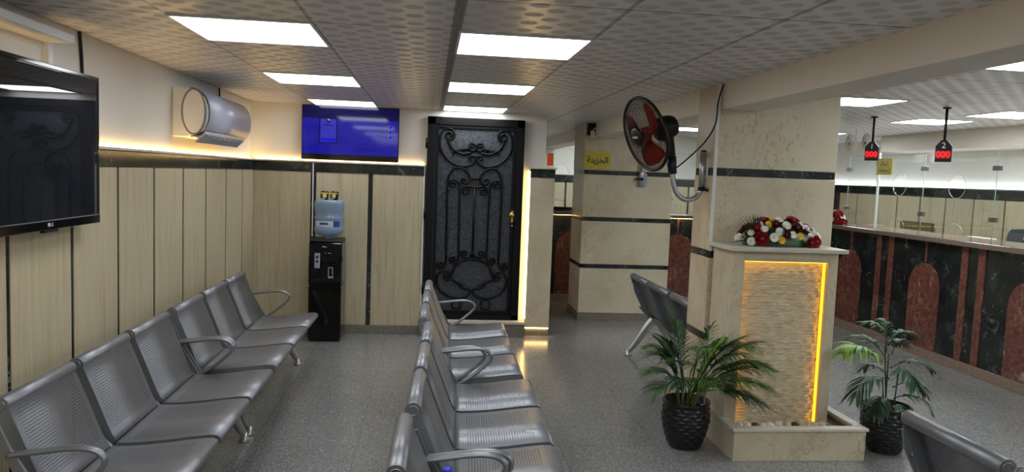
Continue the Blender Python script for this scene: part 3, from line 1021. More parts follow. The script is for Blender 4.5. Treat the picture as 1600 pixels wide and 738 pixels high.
for yy, sgn in ((0.0, -1), (AW, 1)):
    e = MB()
    N = 40
    ell = [(0.145 + 0.074 * math.cos(a), 0.168 + 0.148 * math.sin(a)) for a in [2 * PI * k / N for k in range(N)]]
    e.prism(ell, yy - 0.012 * (sgn < 0) - 0.002 * (sgn > 0), yy + 0.012 * (sgn > 0) + 0.002 * (sgn < 0), 'y', 0.004)
    eo = e.build('end_cover', WHITE, ac)
    MB().tube([(a, yy + 0.006 * sgn, b) for a, b in ell], 0.008, 8, closed=True).build('cover_ring', GREYP, eo)
lv = MB().prism([(0.205, 0.045), (0.198, 0.02), (0.14, -0.035), (0.13, -0.03), (0.19, 0.03)], 0.05, AW - 0.05, 'y')
lv.build('louvre', SILVER, ac)
MB().prism([(0.10, 0.012), (0.16, 0.025), (0.2, 0.055), (0.205, 0.05), (0.165, 0.018), (0.105, 0.002)], 0.06, AW - 0.06, 'y').build('outlet', BLACK, ac)
fin = MB()
for k in range(12):
    yy = 0.12 + k * 0.087
    fin.box(0.12, yy, 0.0, 0.2, yy + 0.006, 0.03)
fin.build('vane', SILVER, ac)
MB().tube([(0.2355, 0.07 + 0.008 * math.cos(a), 0.10 + 0.008 * math.sin(a)) for a in [2 * PI * k / 12 for k in range(12)]], 0.0015, 5, closed=True).build('maker_mark', GREYP, ac)

# bracket and cables on the left wall
br = thing('wall_bracket', 'white flat metal bracket on the wall above the black television', 'bracket', (XL, 3.6, 2.1))
MB().box(0, -1.2, 0.02, 0.14, -0.02, 0.055, 0.002).box(0.0, -1.2, -0.002, 0.01, 0.0, 0.055).build('shelf', WHITE, br)
MB().box(0.0, -0.02, -0.12, 0.03, 0.022, 0.06, 0.002).build('post', WHITE, br)
MB().lathe([(0, 0), (0.008, 0), (0.006, 0.006), (0, 0.007)], 12, (0.03, 0.002, 0.035), axis=Matrix.Rotation(PI / 2, 3, 'Y')).build('bolt', SILVER, br)
tag(MB().tube(spline([(XL + 0.008, 3.93, ZC), (XL + 0.010, 3.935, 2.18), (XL + 0.008, 3.95, 2.1), (XL + 0.008, 3.955, 1.95), (XL + 0.03, 3.86, 1.85)], 6), 0.008, 8)
    .build('power_cable', BLACK), 'black cable dropping from the ceiling behind the large television', 'cable')
tag(MB().tube(spline([(XL + 0.008, 6.38, ZC), (XL + 0.009, 6.385, 2.19), (XL + 0.012, 6.38, 2.12), (XL + 0.03, 6.37, 2.08)], 6), 0.006, 8)
    .build('power_cable', BLACK), 'thin cable from the ceiling to the air conditioner', 'cable')

# ---------------------------------------------------------------- fountain
ft = thing('fountain', 'stone wall fountain with amber lit panel and low basin', 'fountain', (2.2, 4.35, 0))
bx0, bx1, by0, by1 = -0.40, 0.413, -0.275, 0.23      # basin, local
m = MB()
m.box(bx0, by0, 0, bx1, by0 + 0.03, 0.178, 0.002).box(bx0, by0 + 0.03, 0, bx0 + 0.03, by1, 0.178, 0.002).box(bx1 - 0.03, by0 + 0.03, 0, bx1, by1, 0.178, 0.002)
m.box(bx0 + 0.03, by0 + 0.03, 0, bx1 - 0.03, by1, 0.03)
m.build('basin', CREAM, ft)
m = MB()
m.box(bx0 - 0.012, by0 - 0.012, 0.179, bx1 + 0.012, by0 + 0.05, 0.197, 0.003)
m.box(bx0 - 0.012, by0 + 0.05, 0.179, bx0 + 0.05, by1, 0.197, 0.003).box(bx1 - 0.05, by0 + 0.05, 0.179, bx1 + 0.012, by1, 0.197, 0.003)
m.build('basin_rim', STONE_CAP, ft)
fx0, fx1, fy = -0.39, 0.275, -0.08                     # upright body, local
nx0, nx1, nz0, nz1 = -0.315, 0.215, 0.06, 1.155
m = MB()
m.box(fx0, fy, 0.03, nx0, 0.232, 1.215, 0.003).box(nx1, fy, 0.03, fx1, 0.232, 1.215, 0.003).box(nx0, fy, nz1, nx1, 0.232, 1.215)
m.build('surround', CREAM, ft)
MB().box(fx0 - 0.035, fy - 0.05, 1.216, fx1 + 0.035, 0.234, 1.24, 0.004).build('cap', STONE_CAP, ft)
m = MB()
m.box(nx0, fy + 0.075, 0.03, nx1, 0.23, nz1)
z = 0.06
while z < nz1 - 0.006:
    h = 0.019
    x = nx0 + 0.001 - random.uniform(0, 0.05)
    while x < nx1:
        w = random.uniform(0.05, 0.10)
        a, b = max(x, nx0 + 0.001), min(x + w - 0.0015, nx1 - 0.001)
        if b - a > 0.006:
            dpt = random.uniform(0.008, 0.022)
            y0 = fy + 0.075 - dpt
            zt = min(z + h - 0.0015, nz1 - 0.001)
            # each split strip swells in the middle like a chipped lens
            j = lambda: random.uniform(-0.0025, 0.0025)
            xm = a + (b - a) * random.uniform(0.35, 0.65)
            ye = fy + 0.0735
            bk = [m.b.verts.new(p) for p in ((a, fy + 0.076, z), (xm, fy + 0.076, z), (b, fy + 0.076, z), (b, fy + 0.076, zt), (xm, fy + 0.076, zt), (a, fy + 0.076, zt))]
            fr_ = [m.b.verts.new(p) for p in ((a, ye, z + 0.005), (xm, y0 + 0.004 + j(), z + 0.001), (b, ye, z + 0.005), (b, ye + j() * 0.5, zt - 0.004), (xm, y0 + j(), zt - 0.002), (a, ye + j() * 0.5, zt - 0.004))]
            m.b.faces.new((fr_[0], fr_[1], fr_[4], fr_[5]))
            m.b.faces.new((fr_[1], fr_[2], fr_[3], fr_[4]))
            for q in range(6):
                m.b.faces.new((bk[q], bk[(q + 1) % 6], fr_[(q + 1) % 6], fr_[q]))
        x += w
    z += h
m.build('stone_panel', STACK, ft)
m = MB()
m.box(nx0 + 0.008, fy + 0.03, nz1 - 0.006, nx1, fy + 0.042, nz1 - 0.0005)
tag(m.build('light_strip', AMBERM, ft), 'amber light tape inside the recess')
tag(MB().box(nx0 + 0.0005, fy + 0.03, 0.13, nx0 + 0.006, fy + 0.05, nz1 - 0.007).build('light_diffuser', AMBERW, ft), 'amber glowing side strip of the recess, on the side of the bushy palm')
tag(MB().box(nx1 - 0.004, fy + 0.036, 0.13, nx1 - 0.0005, fy + 0.062, nz1 - 0.007).build('light_diffuser', AMBERW, ft), 'amber glowing side strip of the recess')
WAT = NT('murky_water')
WAT.set(col=WAT.ramp(WAT.noise(WAT.coord(), 8, 3), [(0.3, srgb(78, 70, 50)), (0.7, srgb(112, 102, 76))]), rough=0.06)
WAT.bump(WAT.noise(WAT.coord(), 30, 3), 0.2, 0.004)
MB().box(bx0 + 0.031, by0 + 0.031, 0.03, bx1 - 0.031, fy - 0.001, 0.158).box(fx1 + 0.001, fy - 0.001, 0.03, bx1 - 0.031, by1 - 0.001, 0.158).build('water', WAT.m, ft)
PEB = plain('pale_pebble', srgb(206, 200, 184), 0.5, var=0.15)
PEBD = plain('dark_pebble', srgb(60, 56, 50), 0.5, var=0.15)
x = 1.90
i = 0
while x < 2.46:
    w = random.uniform(0.03, 0.055)
    dark = i % 5 == 2
    yy = 4.232 + random.uniform(-0.014, 0.008)
    b = MB().ball((0, 0, 0), 1.0, 12, (w * 0.62, random.uniform(0.02, 0.028), 0.022))
    for v in b.b.verts:
        v.co += Vector((random.uniform(-1, 1), random.uniform(-1, 1), random.uniform(-1, 1))) * 0.003
    b.xf(Matrix.Rotation(random.uniform(-0.5, 0.5), 4, 'Z'))
    o = tag(b.build('pebble', PEBD if dark else PEB), 'small dark stone among the pale pebbles in the fountain basin' if dark else 'flat pale pebble lying in the fountain basin', 'pebble',
            'dark stones in the fountain basin' if dark else 'pale pebbles in the fountain basin')
    o.location = (x, yy, 0.163)
    x += w * 1.1
    i += 1

# ---------------------------------------------------------------- flowers
PET_W = plain('white_petal', srgb(232, 230, 220), 0.55, var=0.05)
PET_Y = plain('yellow_petal', srgb(228, 190, 30), 0.55, var=0.1)
PET_R = plain('red_petal', srgb(140, 14, 28), 0.55, var=0.25)
PET_M = plain('maroon_petal', srgb(84, 12, 24), 0.55, var=0.25)
EYE = plain('flower_eye', srgb(176, 176, 60), 0.7)


def daisy_mesh(mat, n=14, r=0.03, layers=2):
    m = MB()
    for l in range(layers):
        for k in range(n):
            a = 2 * PI * (k + 0.5 * l) / n
            e = 0.25 + 0.4 * l
            rr = r * (1 - 0.25 * l)
            d = Vector((math.cos(a) * math.cos(e), math.sin(a) * math.cos(e), math.sin(e)))
            s_ = Vector((-math.sin(a), math.cos(a), 0))
            p0, p1, p2 = d * rr * 0.15, d * rr * 0.7, d * rr
            w = rr * 0.2
            m.quad(p0 - s_ * w * 0.4, p0 + s_ * w * 0.4, p1 + s_ * w, p1 - s_ * w, True)
            m.quad(p1 - s_ * w, p1 + s_ * w, p2 + s_ * w * 0.5, p2 - s_ * w * 0.5, True)
    m.ball((0, 0, 0.006), r * 0.28, 8, (1, 1, 0.6))
    return m


def rose_mesh(r=0.03):
    m = MB()
    m.ball((0, 0, 0.01), r * 0.45, 10, (1, 1, 1.1))
    for l in range(4):
        n = 5
        for k in range(n):
            a = 2 * PI * (k + 0.5 * l) / n + 0.2 * l
            e = 1.15 - 0.33 * l
            rr = r * (0.55 + 0.16 * l)
            d = Vector((math.cos(a), math.sin(a), 0))
            s_ = Vector((-math.sin(a), math.cos(a), 0))
            w = rr * 0.75
            p0 = d * rr * 0.3 - Vector((0, 0, 0.008))
            p1 = d * rr * (0.5 + 0.5 * math.cos(e)) + Vector((0, 0, rr * 0.55 * math.sin(e)))
            p2 = d * rr * (0.55 + 0.75 * math.cos(e)) + Vector((0, 0, rr * (0.2 + 0.8 * math.sin(e))))
            m.quad(p0 - s_ * w * 0.5, p0 + s_ * w * 0.5, p1 + s_ * w, p1 - s_ * w, True)
            m.quad(p1 - s_ * w, p1 + s_ * w, p2 + s_ * w * 0.6, p2 - s_ * w * 0.6, True)
    return m


def flat_leaf(m, base, d, L, w, droop=0.2, n=4):
    d = Vector(d).normalized()
    s_ = d.cross(Vector((0, 0, 1)))
    if s_.length < 1e-3:
        s_ = Vector((1, 0, 0))
    s_.normalize()
    pts = []
    for i in range(n + 1):
        t = i / n
        p = Vector(base) + d * L * t - Vector((0, 0, droop * L * t * t))
        pts.append((p, w * math.sin(PI * min(1, 0.12 + 0.86 * t)) ** 0.8))
    prev = None
    nz = s_.cross(d)
    for p, ww in pts:
        cur = [m.b.verts.new(p - s_ * ww + nz * ww * 0.3), m.b.verts.new(p), m.b.verts.new(p + s_ * ww + nz * ww * 0.3)]
        if prev:
            for q in (0, 1):
                f = m.b.faces.new((prev[q], prev[q + 1], cur[q + 1], cur[q]))
                f.smooth = True
        prev = cur


def dome(u, v, rx, ry, rz):
    """point and outward direction on a flattened half ellipsoid, u and v in -1..1"""
    q = max(0.0, 1 - u * u - v * v)
    p = Vector((u * rx, v * ry, math.sqrt(q) * rz))
    n = Vector((u / rx, v / ry, math.sqrt(q) / rz)).normalized()
    return p, n


def arrangement(name, label, loc, rx, ry, rz, n_fl, fan_leaf, fr):
    t = thing(name, label, 'flower arrangement', loc)
    core = MB().ball((0, 0, 0), 1.0, 14, (rx * 0.86, ry * 0.8, rz * 0.72))
    bmesh.ops.bisect_plane(core.b, geom=core.b.verts[:] + core.b.edges[:] + core.b.faces[:], plane_co=(0, 0, 0.001), plane_no=(0, 0, -1), clear_outer=True)
    core.build('moss_base', LEAF_B, t, False)
    gl = MB()
    for k in range(90):
        while True:
            u, v = random.uniform(-1, 1), random.uniform(-1, 1)
            if u * u + v * v < 0.98:
                break
        p, nn = dome(u, v, rx * 0.85, ry * 0.85, rz * 0.8)
        d = (nn + Vector((random.uniform(-1, 1), random.uniform(-1, 1), random.uniform(-0.4, 0.6)))).normalized()
        p.z = max(p.z, 0.012)
        d.z = max(d.z, 0.05)
        flat_leaf(gl, p, d, random.uniform(0.03, 0.06), 0.009, 0.1, 3)
    gl.build('foliage', LEAF_B, t)
    if fan_leaf:
        fl = MB()
        for k in range(22):
            a = math.radians(150 + (k - 11) * 5.2)
            flat_leaf(fl, (-rx * 0.55, -0.02, 0.03), (math.cos(a), -0.25 + 0.02 * (k % 3), max(0.05, math.sin(a)) * 0.95), 0.24 - 0.06 * abs(k - 9) / 11, 0.006, 0.12, 4)
        fl.build('palm_leaf', LEAF_B, t)
    protos = {'w': daisy_mesh(PET_W, 14, fr).build('flower', PET_W, t), 'y': daisy_mesh(PET_Y, 12, fr * 0.95).build('flower', PET_Y, t),
              'r': rose_mesh(fr * 1.15).build('flower', PET_R, t), 'm': rose_mesh(fr * 0.95).build('flower', PET_M, t)}
    names = {'w': 'white daisy', 'y': 'yellow daisy', 'r': 'red rose', 'm': 'dark red rose'}
    used = set()
    placed = []
    tries = 0
    seq = 'wrwywrmwyrwrwymrwwryrwmwrywwrrywmw' * 3
    while len(placed) < n_fl and tries < 6000:
        tries += 1
        u, v = random.uniform(-1, 1), random.uniform(-1, 0.75)
        if u * u + v * v > 0.97:
            continue
        p, nn = dome(u, v, rx, ry, rz)
        p.z = max(p.z, 0.028)
        if any((p - q).length < fr * 1.45 for q in placed):
            continue
        k = seq[len(placed)]
        placed.append(p)
        o = protos[k] if k not in used else protos[k].copy()
        if k in used:
            C.objects.link(o)
            o.parent = t
        used.add(k)
        o['label'] = names[k]
        nn = (nn + Vector((0, -0.35, 0))).normalized()
        o.location = p
        sc = random.uniform(0.85, 1.15)
        o.rotation_euler = nn.to_track_quat('Z', 'Y').to_euler()
        o.scale = (sc, sc, sc)
    return t


arrangement('flower_arrangement', 'low bouquet of red, white and yellow flowers on the fountain cap', (2.155, 4.41, 1.2405), 0.27, 0.12, 0.16, 50, True, 0.027)
arrangement('flower_arrangement', 'smaller bouquet on the dark counter, peeking past the column', (4.87, 8.55, 1.1805), 0.1, 0.18, 0.15, 34, False, 0.027)


# ---------------------------------------------------------------- potted palms
def make_pot(t):
    prof = [(0.0, 0.0), (0.088, 0.0), (0.094, 0.006)]
    for i in range(49):
        q = i / 48
        zz = 0.006 + q * 0.262
        r = 0.094 + 0.050 * math.sin(min(1, q * 1.25) * PI / 2) - 0.008 * max(0, q - 0.7) / 0.3
        prof.append((r, zz))
    def fn(a, zz, r):
        if zz < 0.012 or zz > 0.262 or r < 0.09:
            return r
        rows = (zz - 0.012) / 0.0225
        k = math.floor(rows)
        fz = rows - k
        n = 12
        ph = a * n / (2 * PI) + 0.5 * (k % 2)
        fa = ph - math.floor(ph)
        edge = 0.30 * (1 - math.cos(2 * PI * fa)) * 0.5
        g = math.sin(PI * fz) * math.sin(PI * fa) ** 0.8
        return r + 0.009 * g - 0.002
    prof += [(0.139, 0.272), (0.143, 0.276), (0.143, 0.290), (0.138, 0.294), (0.131, 0.292), (0.127, 0.25), (0.0, 0.245)]
    po = MB().lathe(prof, 130, fn=fn).build('pot', POT, t)
    MB().lathe([(0.0, 0.246), (0.06, 0.256), (0.1, 0.25), (0.1265, 0.246)], 24).build('soil', SOIL, po)
    return po


def frond(t, base, az, elev, L, droop, nl, ll, lw, mat, twist=0.0, start=0.35, name='frond', hang=0.25):
    m = MB()
    pts = []
    d0 = Vector((math.cos(az) * math.cos(elev), math.sin(az) * math.cos(elev), math.sin(elev)))
    N = 16
    p = Vector(base)
    d = d0.copy()
    for i in range(N + 1):
        pts.append(p.copy())
        p = p + d * (L / N)
        d = (d + Vector((math.cos(az) * 0.3, math.sin(az) * 0.3, -1)) * droop / N * (0.35 + 1.3 * i / N)).normalized()
    m.tube(pts, [0.0042 * (1 - 0.75 * i / N) for i in range(N + 1)], 6)
    for k in range(nl):
        q = start + (1 - start) * (k + 0.5) / nl
        f = q * N
        i = min(N - 1, int(f))
        c = pts[i].lerp(pts[i + 1], f - i)
        tan = (pts[i + 1] - pts[i]).normalized()
        side = tan.cross(Vector((0, 0, 1)))
        if side.length < 0.05:
            side = Vector((-math.sin(az), math.cos(az), 0))
        side.normalize()
        upv = side.cross(tan)
        env = math.sin(PI * (0.22 + 0.68 * (k + 0.5) / nl)) ** 0.7
        for sg in (-1, 1):
            ang = 0.75 - 0.3 * (k / nl) + random.uniform(-0.1, 0.1)
            dd = tan * math.cos(ang) + side * sg * math.sin(ang) + upv * (0.18 + random.uniform(-0.08, 0.08))
            flat_leaf(m, c, dd, ll * env * random.uniform(0.85, 1.1), lw, hang + random.uniform(0, 0.2), 4)
    flat_leaf(m, pts[-1], (pts[-1] - pts[-2]), ll * 0.6, lw, 0.2, 4)
    return m.build(name, mat, t, False)


def canes(t, spec, mat):
    for (x, y, x2, y2, h) in spec:
        MB().tube(spline([(x, y, 0.24), ((x + x2) / 2, (y + y2) / 2, 0.24 + h * 0.5), (x2, y2, 0.24 + h)], 4), [0.0055 - 0.00025 * i for i in range(9)], 7).build('cane', mat, t)


pa = thing('potted_palm', 'bushy feathery palm in a black woven pot left of the fountain', 'potted palm', (1.595, 4.33, 0))
make_pot(pa)
cs = []
random.seed(21)
for k in range(11):
    a = 2 * PI * k / 11
    cs.append((0.045 * math.cos(a), 0.045 * math.sin(a), 0.09 * math.cos(a) + 0.01, 0.09 * math.sin(a), random.uniform(0.14, 0.24)))
canes(pa, cs, STEM)
for k, (x, y, x2, y2, h) in enumerate(cs):
    az = math.atan2(y2, x2) + random.uniform(-0.2, 0.2)
    if math.cos(az) > 0.05 and math.sin(az) > -0.4:
        az = -0.55 + random.uniform(-0.25, 0.2)
    kf = 0.62 if math.cos(az) < -0.2 else 1.0
    frond(pa, (x2, y2, 0.24 + h), az, random.uniform(0.75, 1.2) + 0.4 * (1 - kf), random.uniform(0.32, 0.42) * kf, random.uniform(0.9, 1.7), 18, 0.17, 0.0052, LEAF_A if k % 3 else LEAF_B, hang=0.35)
for (az, el, L, dr_) in ((-0.36, 0.55, 0.46, 1.1), (-0.52, 0.3, 0.42, 0.9), (-0.3, 0.9, 0.44, 1.1), (-0.75, 0.55, 0.36, 1.2), (3.0, 1.0, 0.25, 1.5), (3.5, 0.7, 0.22, 1.5), (2.7, 1.25, 0.36, 0.8), (1.9, 1.38, 0.40, 0.4), (-1.5, 0.9, 0.32, 1.3), (-0.42, 0.72, 0.5, 0.9), (-0.9, 0.8, 0.4, 1.2), (3.3, 1.2, 0.33, 1.2), (2.0, 1.3, 0.46, 0.5), (-0.6, 1.15, 0.48, 0.8), (4.2, 0.9, 0.32, 1.4), (-0.35, 1.02, 0.52, 0.9), (4.9, 1.3, 0.48, 0.6)):
    frond(pa, (0.03 * math.cos(az), 0.03 * math.sin(az), 0.34), az, el, L, dr_, 18, 0.17, 0.0052, LEAF_A if random.random() < 0.6 else LEAF_B, hang=0.35)
for (az, el) in ((-0.8, 1.25), (-0.3, 1.2)):
    frond(pa, (0.02, 0, 0.30), az, el, 0.42, 0.4, 14, 0.14, 0.006, LEAF_L)

pb_ = thing('potted_palm', 'sparse upright palm in a black woven pot right of the fountain', 'potted palm', (2.84, 4.24, 0))
make_pot(pb_)
random.seed(5)
cs = [(0.0, 0.0, -0.03, 0.02, 0.42), (0.03, -0.02, 0.05, -0.02, 0.3), (-0.03, -0.02, -0.06, -0.03, 0.22), (0.01, 0.03, 0.02, 0.05, 0.36)]
canes(pb_, cs, LEAF_B)
spec = [(-0.05, 0.0, 0.56, 3.45, 0.55, 0.34, 0.9, LEAF_L, 0.15), (-0.02, 0.0, 0.66, 0.3, 1.0, 0.22, 2.2, LEAF_B, 0.1), (-0.03, 0.0, 0.62, 1.2, 1.2, 0.26, 1.4, LEAF_B, 0.1),
        (0.0, 0.0, 0.52, -0.1, 0.55, 0.28, 1.6, LEAF_B, 0.11), (-0.04, -0.02, 0.46, 3.6, 0.3, 0.30, 1.5, LEAF_B, 0.13), (0.03, 0.0, 0.40, 0.15, 0.45, 0.26, 1.9, LEAF_B, 0.1),
        (0.02, -0.03, 0.34, -0.5, 0.5, 0.2, 1.9, LEAF_B, 0.1), (-0.03, -0.03, 0.34, -2.4, 0.4, 0.2, 2.0, LEAF_B, 0.1), (0.0, -0.03, 0.50, -1.6, 0.6, 0.24, 1.9, LEAF_B, 0.11),
        (-0.02, 0.02, 0.58, 2.2, 0.9, 0.26, 1.5, LEAF_A, 0.11), (0.0, -0.02, 0.28, -1.2, 0.6, 0.14, 2.2, LEAF_B, 0.08),
        (-0.02, 0.0, 0.66, 2.6, 1.25, 0.2, 1.6, LEAF_A, 0.1), (0.02, 0.02, 0.60, 0.7, 0.9, 0.22, 1.9, LEAF_B, 0.1), (-0.05, 0.0, 0.54, -2.9, 0.75, 0.34, 1.0, LEAF_L, 0.14), (0.0, 0.0, 0.45, 1.7, 0.7, 0.24, 1.8, LEAF_B, 0.11)]
for (x, y, z, az, el, L, dr_, mt, ll) in spec:
    frond(pb_, (x, y, z), az, el, L, dr_, 11, ll * 1.2, 0.0095, mt, start=0.22, hang=0.45)
random.seed(11)

# ---------------------------------------------------------------- wall fan
FANR = plain('fan_red', srgb(170, 28, 18), 0.25)
NAVY = plain('fan_navy', srgb(22, 26, 46), 0.35)
fan = thing('wall_fan', 'black wall fan with red blades on a bent tube, on the marble column', 'fan', (1.36, 4.70, 1.905))
nrm = Vector((-0.915, -0.255, -0.317)).normalized()
Q = nrm.to_track_quat('Z', 'Y').to_matrix()
QM = Q.to_4x4()
R = 0.238


def grill(sign, depth, rings, spokes, hub):
    m = MB()
    for k in range(rings):
        r = hub + (R - hub) * (k + 1) / (rings + 1)
        zz = sign * depth * (1 - ((r - hub) / (R - hub)) ** 2.2)
        n = 40
        m.tube([(r * math.cos(2 * PI * q / n), r * math.sin(2 * PI * q / n), zz) for q in range(n)], 0.0012, 4, closed=True)
    for k in range(spokes):
        a = 2 * PI * k / spokes
        pts = []
        for q in range(6):
            r = hub + (R - hub) * q / 5
            zz = sign * depth * (1 - (q / 5) ** 2.2)
            pts.append((r * math.cos(a + 0.12 * q / 5), r * math.sin(a + 0.12 * q / 5), zz))
        m.tube(pts, 0.0011, 4)
    return m.xf(QM)


grill(1, 0.065, 9, 96, 0.06).build('front_grill', BLACK, fan)
grill(-1, 0.075, 8, 84, 0.075).build('rear_grill', BLACK, fan)
MB().tube([(R * math.cos(2 * PI * q / 48), R * math.sin(2 * PI * q / 48), 0) for q in range(48)], 0.0105, 8, closed=True).xf(QM).build('rim', BLACK, fan)
for k in range(3):
    m = MB()
    a0 = 2 * PI * k / 3 + 0.5
    na, nr = 8, 6
    grid = []
    for i in range(nr + 1):
        r = 0.045 + (0.205 - 0.045) * i / nr
        wdt = 0.35 + 0.55 * math.sin(PI * (0.15 + 0.6 * i / nr))
        row = []
        for j in range(na + 1):
            q = j / na - 0.5
            a = a0 + q * wdt * 1.5 + 0.35 * (i / nr)
            row.append(m.b.verts.new((r * math.cos(a), r * math.sin(a), 0.045 * q * -1 * (1 - 0.3 * i / nr))))
        grid.append(row)
    for i in range(nr):
        for j in range(na):
            f = m.b.faces.new((grid[i][j], grid[i][j + 1], grid[i + 1][j + 1], grid[i + 1][j]))
            f.smooth = True
    bmesh.ops.solidify(m.b, geom=m.b.faces[:], thickness=0.0025)
    m.xf(QM).build('blade', FANR, fan)
MB().lathe([(0, 0.03), (0.03, 0.028), (0.045, 0.015), (0.047, -0.02), (0, -0.02)], 28).xf(QM).build('hub', FANR, fan)
fc = MB().lathe([(0, 0.076), (0.045, 0.075), (0.062, 0.068), (0.064, 0.06), (0, 0.058)], 28).xf(QM).build('badge', BLACK, fan)
MB().box(-0.03, -0.006, 0.0765, 0.03, 0.006, 0.078).xf(QM).build('badge_print', LGM, fc)
mo = MB().lathe([(0, -0.085), (0.06, -0.087), (0.076, -0.1), (0.076, -0.185), (0.066, -0.215), (0.04, -0.232), (0, -0.235)], 28).xf(QM).build('motor', BLACK, fan)
m = MB()
for k in range(14):
    a = 2 * PI * k / 14
    m.tube([(0.075 * math.cos(a), 0.075 * math.sin(a), -0.105), (0.075 * math.cos(a), 0.075 * math.sin(a), -0.18)], 0.003, 4)
m.xf(QM).build('motor_rib', BLACK, mo)
tail = QM @ Vector((0, 0, -0.16))
e = Vector((1.548, 4.70, 1.70)) - Vector(fan.location)
nk = MB().tube(spline([tail, tail * 0.6 + e * 0.4 + Vector((0.01, 0, 0.0)), e + Vector((-0.005, 0, 0.05)), e], 5), [0.04, 0.038, 0.036, 0.033, 0.03, 0.029, 0.028, 0.027, 0.026, 0.026, 0.026, 0.026, 0.026, 0.026, 0.026, 0.026], 12)
nk.build('neck', BLACK, fan)
MB().tube([e + Vector((-0.01, 0, 0.07)), e + Vector((0.005, 0, -0.04))], [0.032, 0.028], 14).build('clamp', NAVY, fan)
L0 = Vector(fan.location)
jt = spline([Vector(p) - L0 for p in ((1.552, 4.70, 1.68), (1.562, 4.70, 1.60), (1.59, 4.70, 1.535), (1.64, 4.70, 1.50), (1.70, 4.70, 1.505), (1.742, 4.70, 1.545), (1.75, 4.70, 1.60))], 6)
MB().tube(jt, 0.0165, 14).build('bent_tube', ALU, fan)
MB().tube([Vector(p) - L0 for p in ((1.752, 4.70, 1.565), (1.752, 4.70, 1.81))], 0.022, 18).build('wall_tube', ALU, fan)
MB().box(1.765 - L0.x, 4.685 - L0.y, 1.64 - L0.z, 1.785 - L0.x, 4.715 - L0.y, 1.76 - L0.z).build('wall_plate', WHITE, fan)
m = MB().tube([Vector(p) - L0 for p in ((1.752, 4.70, 1.558), (1.752, 4.70, 1.578))], 0.026, 18).box(1.775 - L0.x, 4.66 - L0.y, 1.556 - L0.z, 1.80 - L0.x - 0.016, 4.69 - L0.y, 1.572 - L0.z)
m.ball(Vector((1.752, 4.70, 1.812)) - L0, 0.021, 12, (1, 1, 0.5))
m.build('tube_collar', BLACK, fan)
cb = spline([Vector(p) - L0 for p in ((1.80, 4.55, 2.226), (1.775, 4.56, 2.12), (1.768, 4.57, 1.98), (1.72, 4.60, 1.87), (1.64, 4.65, 1.77), (1.585, 4.69, 1.71), (1.56, 4.70, 1.695))], 6)
MB().tube(cb, 0.005, 6).build('cord', BLACK, fan)

fb = thing('fan_bracket', 'small aluminium tube bracket on the sign column, behind the wall fan', 'bracket', (2.40, 8.30, 1.6))
MB().tube([(-0.03, -0.035, -0.06), (-0.03, -0.035, 0.20)], 0.024, 16).build('tube', ALU, fb)
MB().prism([(0.0 + 0.05 * math.cos(a), -0.02 + (0.08 if math.sin(a) > 0 else 0) + 0.05 * math.sin(a)) for a in [2 * PI * q / 24 for q in range(24)]], -0.012, 0.0, 'y', 0.002).build('plate', SILVER, fb)
MB().tube([(-0.03, -0.035, 0.01), (-0.03, -0.035, 0.04)], 0.028, 16).box(-0.1, -0.05, 0.015, -0.05, -0.02, 0.035).build('collar', BLACK, fb)

# ---------------------------------------------------------------- signs
INK = plain('black_lettering', srgb(22, 18, 10), 0.5)
sg = thing('wall_sign', 'yellow gold sign reading الخزينة on the marble column', 'sign', (1.862, 8.299, 1.818))
MB().box(-0.152, -0.012, -0.1, 0.152, 0, 0.1, 0.002).build('plate', GOLD, sg)
text('\uFE94\uFEE8\uFEF3\uFEB0\uFEA8\uFEDF\uFE8D', 0.092, INK, 'lettering', sg, frame_m((0.006, -0.0125, -0.0), (1, 0, 0), (0, 0, 1)), 0.0008, bold=0.02)

s2 = thing('hanging_sign', 'gold sign with two lines of black lettering on the counter glass', 'sign', (4.984, 7.815, 1.865), -PI / 2)
MB().box(-0.14, -0.005, -0.09, 0.14, 0.003, 0.09, 0.001).build('plate', GOLD, s2)
text('\uFEAB\uFE8E\uFE92\uFEB7'.replace('\uFEAB', '\uFED9'), 0.06, INK, 'lettering', s2, frame_m((0, -0.0055, 0.03), (1, 0, 0), (0, 0, 1)), 0.0006)
text('\uFE94\uFEF3\uFEAA\uFED8\uFEE8\uFEDF\uFE8D \uFE94\uFEE3\uFEAA\uFEA8\uFEDF\uFE8D', 0.032, INK, 'lettering', s2, frame_m((0, -0.0055, -0.045), (1, 0, 0), (0, 0, 1)), 0.0006)

# ---------------------------------------------------------------- counters
def arch_poly(w, z0, ztop, n=14):
    r = w / 2
    zc = ztop - r
    return [(-r, z0), (r, z0)] + [(r * math.cos(a), zc + r * math.sin(a)) for a in [PI * k / n for k in range(n + 1)]]


def counter(name, label, loc, rz, length, arches, strips):
    """front faces local -y, length along +x"""
    t = thing(name, label, 'counter', loc, rz)
    MB().box(0, 0.012, 0.09, length, 0.32, 1.13).build('front_panel', DARKM, t)
    MB().box(0, -0.004, 0, length, 0.31, 0.089, 0.003).build('skirting', SKIRT_PINK, t)
    MB().box(-0.0, -0.05, 1.131, length, 0.55, 1.178, 0.006).build('countertop', SKIRT_PINK if False else REDTOP, t)
    for (x, w) in arches:
        p = [(x + a, b) for a, b in arch_poly(w, 0.091, 0.915)]
        MB().prism(p, 0.004, 0.02, 'y', 0.002).build('arch_panel', REDM, t)
        MB().box(x - 0.012, 0.006, 0.93, x + 0.012, 0.02, 1.129).build('marble_strip', REDM, t)
    for x in strips:
        MB().box(x - 0.042, 0.002, 0.091, x + 0.042, 0.02, 1.129, 0.002).build('marble_strip', REDM, t)
    return t


REDTOP = mat_granite('brown_granite_top', srgb(78, 60, 54), srgb(122, 102, 94), srgb(166, 148, 138), 0.12)
